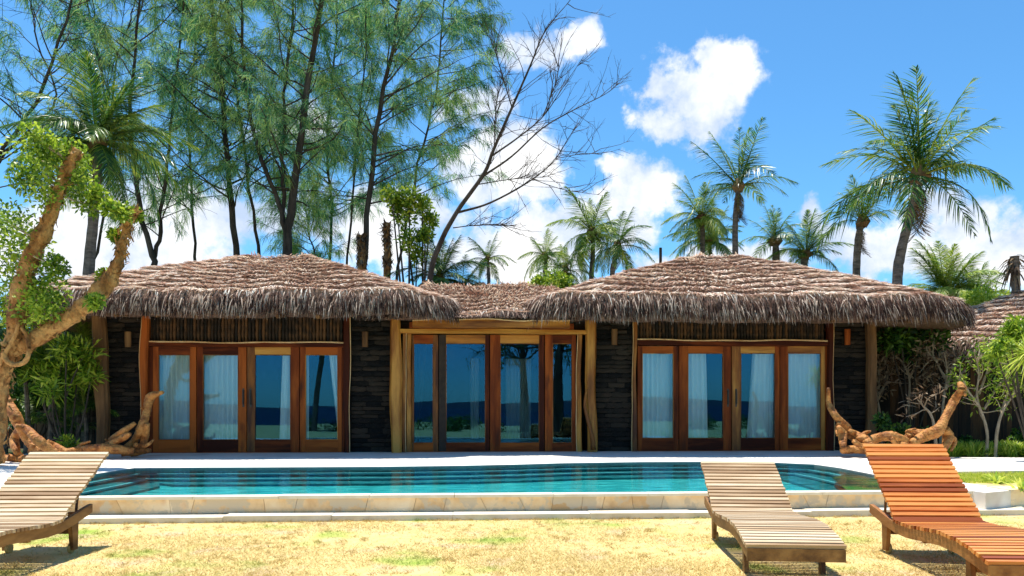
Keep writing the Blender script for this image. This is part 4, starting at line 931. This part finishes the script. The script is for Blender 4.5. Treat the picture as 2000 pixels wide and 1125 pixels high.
# ------------------------------------------------------------------ dark paling fences behind the planting
def fence(label, p0, p1, h, n):
    base = np.array([p0[0], p0[1], .2]); t = thing('paling_fence', label, 'fence', base); d = np.array([p1[0]-p0[0], p1[1]-p0[1], 0]); L = np.linalg.norm(d); a = math.atan2(d[1], d[0])
    t.rotation_euler = (0, 0, a); w = L/n; mes = []
    for k in range(3): b = MB(); b.box((-w*.485, -.02, 0), (w*.485, .02, 1), jit=.006); mes.append(b.build('paling', m_slat, link=False))
    for k in range(n): ob('paling', random.choice(mes), t, (w*(k+.5), random.uniform(-.01, .01), 0), (0, 0, random.uniform(-.03, .03)), (1, 1, h*random.uniform(.95, 1.03)))
    for z in (.5, h-.4): b = MB(); b.box((0, .03, z), (L, .07, z+.08)); b.build('rail', m_dark, t)
pa, pb = W(-120, 800, 20), W(215, 800, 20); fence('dark wooden paling fence behind the plants left of the villa', pa, pb, 2.3, 40)
pa, pb = W(1700, 800, 19.6), W(2080, 800, 17.4); fence('dark wooden paling fence behind the shrubs right of the villa', pa, pb, 2.5, 44)

# ------------------------------------------------------------------ foreground tree at the left
def front_tree():
    D = 12.9; base = W(-8, 900, D); base[2] = DZ-.02; k = D/FPX
    t = thing('gnarled_tree', 'gnarled pale-barked tree with cut limbs and small bright leaves at the left edge', 'tree', base)
    mb = MB()
    stems = [([(-14, 905), (-6, 850), (2, 770), (10, 715), (28, 660), (36, 600), (48, 540), (72, 480), (95, 430), (112, 380), (128, 335), (153, 292)], [20, 17, 14, 17, 20, 21, 20, 17, 16, 13, 12, 9]),
             ([(18, 690), (52, 672), (95, 645), (140, 618), (170, 592), (205, 558), (228, 520), (240, 470), (252, 430), (261, 408)], [15, 19, 20, 17, 20, 21, 13, 9, 8, 5])]
    paths = []
    for px, rp in stems:
        P = spline([W(x, y, D-.02*i) for i, (x, y) in enumerate(px)], 60); R = np.interp(np.linspace(0, 1, 60), np.linspace(0, 1, len(rp)), rp)*k*.82
        R = R*(1+.10*np.sin(np.arange(60)*1.3)+.06*rng.normal(0, 1, 60)); tube(mb, P, R, 12, .09); paths.append(P)
    tr = mb.build('trunk', m_tan, t, base, smooth=True)
    # peeling bark flakes
    b = MB(); n = 900
    for P, R0 in ((paths[0], .17), (paths[1], .15)):
        for q in range(n//2):
            u_ = rng.random(); p, d = at_path(P, u_); a = rng.normal(0, 1, 3); a = nrm(a-d*a.dot(d)); R = R0*(1-.45*u_); c = p+a*R*.95
            dd = nrm(d*rng.choice([-1, 1])+a*.5+rng.normal(0, .3, 3)); s_ = nrm(np.cross(dd, a)); strips(b, c[None], dd[None], s_[None], rng.uniform(.04, .13), rng.uniform(.03, .07), None, 2, [1, .9, .4])
    stuff(b.build('bark_flakes', m_tan, t, base))
    # looping aerial root round the fork
    b = MB(); P = spline([W(x, y, D-.25) for x, y in ((8, 668), (10, 700), (28, 712), (50, 705), (57, 680), (52, 655), (42, 640))], 30); tube(b, P, np.linspace(.05, .03, 30), 8, .05)
    P = spline([W(x, y, D-.25) for x, y in ((-6, 720), (10, 690), (34, 645), (32, 610))], 20); tube(b, P, .035, 7, .05); b.build('aerial_root', m_tan, t, base, smooth=True)
    # twigs and leaves
    cen = [(60,300,34),(85,285,30),(110,305,34),(70,335,34),(110,345,30),(150,330,28),(45,350,26),(160,365,26),(90,380,24),(140,300,20),(175,400,18),(215,405,16),(240,415,14),(265,420,12),(70,270,22),
           (20,440,36),(50,460,34),(15,490,36),(60,500,30),(85,540,32),(25,540,38),(60,570,34),(95,575,26),(110,520,20),(10,590,36),(70,600,30),(40,620,26),(90,600,24),(185,590,14),(190,380,16),(8,430,30),(205,540,10),(225,460,12)]
    mb = MB(); C = [W(x, y, D+rng.uniform(-.5, .5)) for x, y, r in cen]; leaf_cloud(mb, C, 9500, np.array([r*k for _, _, r in cen])*rng.uniform(1., 1.6, len(cen)), .085, .045); mb.build('foliage', m_leafy, t, base)
    b = MB()
    for c in C:
        P = paths[0] if c[0] < W(180, 0, D)[0] else paths[1]; j = np.argmin(np.linalg.norm(P-c, axis=1)); tube(b, spline([P[j], (P[j]+c)/2+rng.normal(0, .05, 3), c], 7), np.linspace(.025, .006, 7), 5)
    stuff(b.build('twigs', m_paleb, t, base))
front_tree()

# ------------------------------------------------------------------ driftwood
def driftwood(label, limbs, m=m_drift):
    c = W(*limbs[len(limbs)//2][0][0], limbs[0][2]); base = np.array([c[0], c[1], DZ]); t = thing('driftwood', label, 'driftwood', base)
    for px, rp, D in limbs:
        k = D/FPX; mb = MB(); n = 8*len(px); P = spline([W(x, y, D+.12*math.sin(i*2.1)) for i, (x, y) in enumerate(px)], n)
        R = np.interp(np.linspace(0, 1, n), np.linspace(0, 1, len(rp)), rp)*k*.86*(1+.07*np.sin(np.arange(n)*.35+px[0][0])+.015*rng.normal(0, 1, n)); P += 0
        P[:, 2] = np.maximum(P[:, 2], DZ+R*.72)
        tube(mb, P, R, 12, .035); mb.build('limb', m, t, base, smooth=True)
driftwood('sprawling orange driftwood on the terrace left of the villa doors', [
    ([(-12, 745), (8, 775), (28, 810), (42, 838), (60, 862), (85, 885)], [9, 12, 12, 11, 13, 12], 13.6),
    ([(30, 832), (52, 838), (72, 858), (95, 876), (122, 890)], [6, 8, 12, 10, 6], 13.3),
    ([(40, 835), (28, 858), (32, 880), (38, 893)], [8, 10, 8, 9], 13.8),
    ([(15, 893), (40, 897), (70, 893)], [8, 9, 7], 13.6),
    ([(92, 862), (108, 872), (130, 882), (145, 880)], [6, 8, 8, 7], 14.2),
    ([(118, 884), (150, 880), (190, 875), (230, 878), (262, 882)], [9, 9, 10, 11, 8], 14.6),
    ([(205, 874), (222, 858), (242, 842), (264, 826)], [8, 9, 8, 4], 14.8),
    ([(215, 868), (238, 856), (252, 848)], [7, 9, 5], 14.6),
    ([(240, 882), (262, 862), (276, 838), (286, 806), (294, 776), (318, 766)], [9, 9, 10, 9, 10, 4], 15.0),
    ([(278, 884), (282, 858), (288, 828)], [9, 9, 6], 14.9),
    ([(236, 886), (262, 882), (292, 880)], [7, 11, 6], 15.0),
    ([(-30, 880), (0, 893), (25, 898)], [7, 9, 6], 14.0),
    ([(68, 868), (60, 882), (66, 896)], [7, 6, 4], 13.5), ([(150, 878), (160, 868), (176, 862)], [5, 5, 2], 14.6), ([(228, 876), (218, 866), (206, 858)], [6, 5, 2], 14.9),
    ([(290, 812), (282, 800), (276, 796)], [5, 4, 2], 15.0), ([(262, 868), (276, 872), (290, 868), (300, 858)], [6, 6, 4, 2], 14.8)])
driftwood('sprawling orange driftwood on the terrace right of the villa doors', [
    ([(1618, 758), (1619, 788), (1632, 812), (1650, 832), (1664, 852), (1690, 868)], [4, 6, 8, 10, 10, 8], 15.4),
    ([(1638, 834), (1645, 848), (1647, 872), (1652, 880)], [6, 10, 8, 7], 15.0),
    ([(1645, 880), (1665, 878), (1700, 880), (1730, 876)], [8, 9, 9, 8], 15.0),
    ([(1660, 842), (1672, 848), (1692, 860), (1712, 872)], [5, 8, 10, 6], 15.2),
    ([(1690, 866), (1712, 856), (1740, 852), (1772, 862)], [8, 11, 11, 9], 15.0),
    ([(1768, 856), (1782, 846), (1800, 846), (1822, 842)], [6, 9, 9, 6], 15.2),
    ([(1780, 866), (1805, 852), (1832, 840), (1848, 812), (1864, 782), (1878, 760), (1874, 748)], [8, 14, 13, 9, 9, 9, 5], 14.9),
    ([(1878, 766), (1882, 758), (1885, 772)], [4, 7, 3], 14.8),
    ([(1845, 838), (1852, 852), (1846, 872), (1838, 884)], [10, 12, 9, 5], 14.9),
    ([(1852, 850), (1864, 862), (1858, 880)], [8, 6, 3], 15.0),
    ([(1676, 858), (1690, 846), (1700, 842)], [6, 5, 2], 15.1), ([(1668, 862), (1684, 872), (1706, 866)], [6, 7, 4], 14.8), ([(1780, 852), (1772, 844), (1788, 838)], [6, 5, 3], 15.0), ([(1640, 826), (1634, 836), (1636, 850)], [5, 5, 3], 15.2), ([(1740, 856), (1752, 866), (1770, 868)], [5, 6, 4], 14.8)])

# ------------------------------------------------------------------ left understorey
def fern(label, px, py, D, n, L, fs=FG, name='fern_palm', cat='palm plant', el=(.35, 1.35), group='leafy plants left of the villa', z0=.2):
    p = W(px, py, D); base = np.array([p[0], p[1], z0]); t = thing(name, label, cat, base, 0, group)
    if p[2] > z0+.3: mb = MB(); tube(mb, spline([base, (base+p)/2+[.05, 0, 0], p], 8), np.linspace(.06, .045, 8), 7, .05); mb.build('stem', m_ptrunk, t, base)
    top = np.array([0, 0, max(p[2]-z0, .05)])
    for k in range(n):
        az = k*2.4+random.uniform(-.3, .3); e = random.uniform(*el); s = L/3*random.uniform(.8, 1.15); me = random.choice(fs['up'] if e > .9 else fs['mid'])
        o = ob('frond', me, t, tuple(top), (random.uniform(-.3, .3), -e, az), (s, s, s*1.0))
LF = [('spreading bright palm plant highest against the left end of the villa', 150, 720, 17.2, 12, 1.15, FY), ('bright palm plant behind the fork of the gnarled tree', 95, 735, 16.6, 12, 1.1, FY), ('dark palm plant low beside the left corner post', 165, 800, 16.8, 12, .9, FG),
      ('yellow-green palm plant half hidden by the gnarled trunk', 50, 745, 16.4, 11, 1.0, FY), ('dark palm plant in the middle of the left planting', 115, 790, 17.5, 12, 1.1, FG), ('low dark palm plant behind the driftwood branch', 60, 830, 16.6, 10, .9, FG), ('palm plant at the left picture edge behind the trunk', 10, 740, 17.5, 11, 1.2, FG), ('small palm plant under the eave corner at the left', 178, 700, 18.0, 10, 1.0, FY), ('low palm plant right at the back of the left planting', 140, 840, 17.5, 10, .8, FG)]
for a in LF: fern(a[0], *a[1:])
broadleaf('leafy green shrub behind the left driftwood', [(40, 780), (20, 800), (75, 770), (110, 760), (150, 755), (170, 720), (120, 720), (60, 730)], 17.6, [.35]*8, 5200, m_leafm, .16, .06, cat='shrub', name='shrub')
broadleaf('small bright plant in front of the left driftwood log', [(128, 862), (140, 868), (118, 868)], 14.9, [.12, .13, .1], 260, m_leafy, .12, .035, cat='plant', name='small_plant', z0=DZ)
broadleaf('tall dark shrub filling the gap left of the gnarled trunk', [(-20, 680), (-10, 730), (5, 690), (-30, 780)], 15.5, [.4]*4, 2600, m_leafm, .14, .06, cat='shrub', name='shrub')

# ------------------------------------------------------------------ right planting
def shrub(label, stems, D, m_l, nleaf, ll, lw, rad=.14, twn=14, gp='shrubs right of the villa', z0=.2, rb=.035, spiky=False):
    base = W(*stems[0][0], D); base[2] = z0; t = thing('shrub', label, 'shrub', base, 0, gp); mb = MB(); tips = []
    for si, px in enumerate(stems):
        P = [W(x, y, D+.1*si) for x, y in px]
        if si == 0: P[0][2] = z0
        Q = spline(P, 16); tube(mb, Q, np.linspace(rb*(1 if si == 0 else .75), .014, 16), 7, .08); tips.append(Q[-1])
        for k in range(twn):
            p, d = at_path(Q, rng.uniform(.35, 1)); q = branch_path(p, nrm(d*.6+rng.normal(0, .6, 3)+UP*.2), rng.uniform(.2, .55), 6, .05, 0, .18); tube(mb, q, np.linspace(.014, .005, 6), 5); tips.append(q[-1])
    mb.build('branches', m_paleb, t, base)
    b = MB()
    if nleaf: leaf_cloud(b, np.array(tips), nleaf, rad, ll, lw); b.build('foliage', m_l, t, base)
shrub('pale forked shrub with sparse leaves, left one of the two at the right edge', [[(1926, 884), (1928, 845), (1915, 800), (1895, 770), (1875, 745)], [(1924, 825), (1908, 775), (1912, 730), (1906, 700)], [(1922, 800), (1945, 760), (1965, 735), (1980, 700)], [(1912, 770), (1930, 720), (1935, 695)]], 15.7, m_leafy, 800, .10, .035, .15)
shrub('pale forked shrub with greener top, right one of the two at the right edge', [[(1944, 884), (1948, 840), (1960, 800), (1985, 765), (2010, 740)], [(1955, 805), (1970, 760), (1965, 720), (1985, 680)], [(1975, 780), (1990, 740), (2005, 700)]], 15.5, m_leafy, 1400, .11, .035, .22)
shrub('dry shrub with curled brown leaves under the right eave', [[(1772, 862), (1774, 800), (1776, 740), (1760, 705), (1740, 690)], [(1776, 740), (1795, 700), (1815, 680)], [(1775, 730), (1790, 740), (1820, 715)]], 18.3, m_dryleaf, 500, .16, .05, .2)
shrub('dry bushy shrub beside the right corner post', [[(1722, 870), (1718, 810), (1712, 760), (1720, 700)], [(1716, 780), (1735, 730), (1745, 670)], [(1715, 760), (1725, 730), (1730, 690)]], 18.6, m_dryleaf, 600, .17, .05, .24)
shrub('dry shrub behind the tall driftwood arm', [[(1835, 850), (1842, 790), (1850, 730), (1845, 690)], [(1848, 760), (1860, 720), (1870, 690)], [(1846, 740), (1826, 700), (1820, 685)]], 17.5, m_dryleaf, 420, .15, .05, .24)
shrub('short bare shrub with a tuft, left of the tall driftwood arm', [[(1830, 850), (1822, 820), (1805, 795), (1792, 780)]], 15.6, m_dryleaf, 120, .16, .03, .14, twn=6)
broadleaf('dark green shrub under the neighbouring eave', [(1800, 660), (1760, 655), (1740, 665), (1830, 665), (1780, 680)], 18., [.3]*5, 1500, m_leafm, .16, .06, cat='shrub', name='shrub')
broadleaf('low leafy green shrub at the foot of the pale forked shrubs', [(1980, 870), (1995, 855), (1960, 880), (2010, 870), (1900, 875), (1885, 865)], 17.4, [.2, .25, .16, .25, .16, .15], 1500, m_leafm, .11, .06, cat='shrub', name='shrub')
broadleaf('low leafy green shrub behind the right driftwood', [(1730, 835), (1742, 850), (1760, 845), (1800, 850), (1722, 820)], 16.0, [.16, .16, .18, .16, .14], 900, m_leafm, .10, .05, cat='shrub', name='shrub')
broadleaf('leafy green shrub in front of the neighbouring thatch at the right edge', [(1985, 640), (2000, 660), (1970, 650), (1960, 675), (1990, 690), (1945, 690), (2015, 640)], 14.6, [.22, .25, .18, .16, .2, .15, .25], 2400, m_leafy, .12, .035, cat='shrub', name='shrub')
# spiky pandanus at the edge and grassy lilies
def tuft(name, label, cat, px, py, D, n, L, w, m, group=None, z=None, up=.8, spread=.5, droop=.6):
    p = W(px, py, D); 
    if z is not None: p = atZ(px, py, z)
    mb = MB(); a = rng.uniform(0, 2*PI, n); e = rng.uniform(up-spread, up+spread, n); Dn = np.c_[np.cos(a)*np.cos(e), np.sin(a)*np.cos(e), np.sin(e)]
    P = rng.normal(0, .02, (n, 3)); P[:, 2] = abs(P[:, 2])*0; Ll = rng.uniform(.6, 1.1, n)*L; strips(mb, P, Dn, nrm(np.cross(Dn, UP+rng.normal(0, .2, (n, 3)))), Ll, w, -UP*(droop*Ll*rng.uniform(.3, 1, n))[:, None], 4, [.8, 1, .9, .6, .08])
    o = mb.build(name, m); o.location = p; tag(o, label, cat, group); return o
t = thing('pandanus', 'spiky green pandanus head at the right picture edge', 'pandanus', tuple(np.r_[W(2008, 690, 13.5)[:2], .2])); P = W(2008, 690, 13.5)-np.array(t.location)
b = MB(); tube(b, [(0, 0, 0), (0.05, 0, P[2]*.5), P], .05, 7, .05); b.build('stem', m_paleb, t)
b = MB(); n = 130; Dn = nrm(rng.normal(0, 1, (n, 3))); strips(b, np.tile(P, (n, 1)), Dn, nrm(np.cross(Dn, UP)), rng.uniform(.35, .6, n), .03, -UP*rng.uniform(.0, .2, n)[:, None], 3, [.9, 1, .7, .05]); b.build('leaves', m_lily, t)
mb = MB()
for k in range(230):
    px = rng.uniform(1850, 2100); py = rng.uniform(887, 894.5); p = atZ(px, py, .21); n = 26
    a = rng.uniform(0, 2*PI, n); e = rng.uniform(.5, 1.5, n); Dn = np.c_[np.cos(a)*np.cos(e), np.sin(a)*np.cos(e), np.sin(e)]; Ll = rng.uniform(.25, .62, n)
    strips(mb, p+rng.normal(0, .05, (n, 3))*[1, 1, 0], Dn, nrm(np.cross(Dn, UP+rng.normal(0, .2, (n, 3)))), Ll, .022, -UP*(.4*Ll)[:, None], 3, [.8, 1, .7, .08])
stuff(mb.build('grassy_lilies', m_lily))
tuft('strap_leaf_plant', 'strap-leaved yellow-green plant beside the corner block of the pool', 'plant', 1948, 945, 9.8, 26, .34, .035, m_lily, 'strap-leaved plants by the pool corner', z=.21)
tuft('strap_leaf_plant', 'strap-leaved plant at the right picture edge, beyond the corner block', 'plant', 1998, 965, 9.3, 28, .36, .035, m_lily, 'strap-leaved plants by the pool corner', z=.21)
tuft('strap_leaf_plant', 'small strap-leaved plant behind the corner block, nearest the path', 'plant', 1925, 938, 10, 16, .2, .025, m_lily, 'strap-leaved plants by the pool corner', z=.21)
# short grass on the strip by the path
mb = MB(); n = 9000; X_ = rng.uniform(1840, 2060, n); Y_ = rng.uniform(921, 944, n)
P = np.array([atZ(a_, b_, .215) for a_, b_ in zip(X_, Y_)]); a = rng.uniform(0, 2*PI, n); Dn = nrm(np.c_[np.cos(a)*.6, np.sin(a)*.6, np.ones(n)])
strips(mb, P, Dn, nrm(np.cross(Dn, rng.normal(0, 1, (n, 3)))), rng.uniform(.02, .07, n), .008, None, 1, [1, .1]); stuff(mb.build('short_grass', m_lily))

broadleaf('bright long-leaved shrub catching the sun left of the corner post', [(165, 690), (120, 715), (75, 730), (150, 745), (100, 760), (178, 735), (60, 700), (130, 680)], 16.0, [.3, .3, .3, .26, .28, .2, .28, .25], 1500, m_leafy, .22, .045, cat='shrub', name='shrub')
broadleaf('leafy tree seen through the rear windows of the villa', [(1000, 760), (1040, 740), (930, 760), (960, 800), (1010, 700), (920, 700), (1060, 800), (1020, 820)], 27., [.9]*8, 5200, m_leafy, .22, .08)
# tall dense hedge mass far behind both ends, so the garden reads deep
for lab, cen, D in (('dense dark hedge behind the fence left of the villa', [(-60, 700), (-20, 690), (20, 700), (60, 690), (100, 700), (140, 705), (180, 700)], 22.5), ('dense dark hedge behind the fence right of the villa', [(1720, 700), (1770, 690), (1820, 700), (1880, 720), (1940, 720)], 22.5)):
    broadleaf(lab, cen, D, [1.0]*len(cen), 5200, m_leafm, .3, .12, cat='hedge', name='hedge')

# ================================================================== LAWN DETAIL
n = 150000
d = 1/rng.uniform(1/8.55, 1/5.0, n); xx = rng.uniform(-.78, .78, n)*d
P = RT[None]*xx[:, None]+FW[None]*d[:, None]; P = P[P[:, 1] < YPF-.2]; 
f = np.sin(P[:, 0]*2.1+np.sin(P[:, 1]*3))+np.sin(P[:, 1]*4.3+P[:, 0]*1.3)+rng.normal(0, .8, len(P)); P = P[f > -.6]; n = len(P)
P[:, 2] = .012*np.sin(P[:, 0]*1.7)*np.sin(P[:, 1]*2.3+P[:, 0])-.002
a = rng.uniform(0, 2*PI, n); Dn = nrm(np.c_[np.cos(a), np.sin(a), rng.uniform(.15, 1.1, n)])
mb = MB(); strips(mb, P, Dn, nrm(np.cross(Dn, UP+rng.normal(0, .5, (n, 3)))), rng.uniform(.014, .042, n), .0055, None, 1, [1, .1]); stuff(mb.build('grass', m_grass))
n = 420; d = rng.uniform(5.3, 8.35, n); xx = rng.uniform(-.7, .7, n)*d; C0 = RT[None]*xx[:, None]+FW[None]*d[:, None]
E0 = np.c_[rng.uniform(-6.5, XR, 260), np.full(260, YPF-.285)+rng.normal(0, .012, 260), np.zeros(260)]
C0 = np.vstack([C0, E0]); C0[:, 2] = 0; P = np.repeat(C0, 22, 0)+rng.normal(0, .022, (len(C0)*22, 3))*[1, 1, 0]; n = len(P); a = rng.uniform(0, 2*PI, n)
Dn = nrm(np.c_[np.cos(a)*.7, np.sin(a)*.7, rng.uniform(.3, 1.2, n)])
mb = MB(); strips(mb, P, Dn, nrm(np.cross(Dn, rng.normal(0, 1, (n, 3)))), rng.uniform(.02, .055, n), .0045, -UP*.008*np.ones((n, 1)), 2, [1, .8, .1]); stuff(mb.build('grass_tufts', m_grass))
# litter: twigs, dry leaves on the grass
mb = MB(); n = 130; d = rng.uniform(5.3, 8.2, n); xx = rng.uniform(-.7, .7, n)*d; P = RT[None]*xx[:, None]+FW[None]*d[:, None]; P[:, 2] = .02
a = rng.uniform(0, 2*PI, n); Dn = np.c_[np.cos(a), np.sin(a), rng.uniform(-.1, .3, n)]; strips(mb, P, nrm(Dn), nrm(np.cross(Dn, UP)), rng.uniform(.015, .05, n), .012, None, 2, [.3, 1, .2]); stuff(mb.build('fallen_leaves', m_dead))
b = MB(); tube(b, [(-.03, 0, 0), (-.02, 0, .015), (.0, .0, .028), (.02, 0, .02), (.035, 0, 0)], [.01, .022, .028, .02, .008], 8, .1)
o = b.build('pebble', m_pebble, smooth=True); o.location = atZ(455, 1014, .012); tag(o, 'small white pebble on the grass at the foot of the pool wall', 'pebble')

# ================================================================== BEHIND THE CAMERA: what the glass reflects
def WM(px, py, Dv): p = W(px, py, Dv); p[1] = 2*YF-p[1]; return p
def beach_tree(label, px, Dv, r):
    P = [WM(x, y, Dv) for x, y in px]; base = P[0].copy(); base[2] = -.02; t = thing('beach_tree', label, 'tree', base, 0, 'beach trees behind the camera'); mb = MB()
    Q = spline([base]+P, 30); tube(mb, Q, np.linspace(r, .06, 30), 8, .06); b = MB(); CC = []; DD = []
    for k in range(26):
        p, d = at_path(Q, .55+.45*rng.random()); az = rng.uniform(0, 2*PI); q = branch_path(p, [math.cos(az), math.sin(az), rng.uniform(-.1, .8)], rng.uniform(2, 4.5), 9, 0, .14, .16); tube(mb, q, np.linspace(.07, .012, 9), 5)
        for j in range(8):
            p2, d2 = at_path(q, rng.uniform(.3, 1)); q2 = branch_path(p2, nrm(d2+rng.normal(0, .6, 3)-UP*.3), rng.uniform(.5, 1.2), 5, 0, .2, .15); tube(mb, q2, np.linspace(.02, .006, 5), 4, caps=False)
            if rng.random() < .5: CC.append(q2[-1]); DD.append(-UP)
    mb.build('trunk', m_bark, t, base); leaf_cloud(b, np.array(CC), 2600, .35, .14, .06); b.build('crown', m_leafm, t, base)
beach_tree('dark spreading beach tree mirrored in the middle doors', [(1022, 780), (1020, 730), (1018, 660), (1012, 560)], 42, .30)
beach_tree('thick-trunked beach tree mirrored in the right pane of the middle doors', [(1090, 760), (1092, 700), (1100, 640), (1092, 560)], 40, .36)
palm('leaning palm on the beach mirrored in the left doors', [(0, 0)], 10, 2.6, 18, FG, .16, 2, group='beach palms behind the camera') if False else None
def beach_palm(label, px, Dv):
    P = [WM(x, y, Dv) for x, y in px]; base = P[0].copy(); base[2] = -.02; t = thing('beach_palm', label, 'palm tree', base, 0, 'palms on the beach behind the camera'); mb = MB(); Q = spline([base]+P, 20); tube(mb, Q, np.linspace(.17, .12, 20), 8, .04); mb.build('trunk', m_ptrunk, t, base); top = Q[-1]-base
    for k in range(16):
        az = k*2.4; e = 1.2-1.5*k/16; o = ob('frond', random.choice(FG['up' if e > .85 else 'mid']), t, tuple(top), (0, -e, az), (.95, .95, .95))
beach_palm('leaning beach palm mirrored in the left doors', [(612, 830), (618, 760), (628, 690), (640, 600)], 40)
for k, (px, Dv, w) in enumerate(((850, 40, 1.6), (1110, 42, 1.2), (640, 41, 1.4), (930, 44, 1.3), (1480, 42, 1.3), (1360, 41, .9))):
    c = WM(px, 800, Dv); C = [np.array([c[0]+rng.uniform(-w, w), c[1]+rng.uniform(-.5, .5), rng.uniform(.15, .5)]) for _ in range(7)]
    base = np.array([c[0], c[1], 0]); t = thing('beach_bush', ['low wide beach bush behind the camera, mirrored left of the middle doors', 'low beach bush mirrored at the right edge of the middle doors', 'low beach bush mirrored in the right-most pane of the left doors', 'low beach bush mirrored in the centre of the middle doors', 'low beach bush mirrored at the meeting stile of the right doors', 'small beach bush mirrored in the second pane of the right doors'][k], 'bush', base, 0, 'beach bushes behind the camera')
    mb = MB(); leaf_cloud(mb, C, 900, .45, .16, .07); mb.build('foliage', m_leafm, t, base)
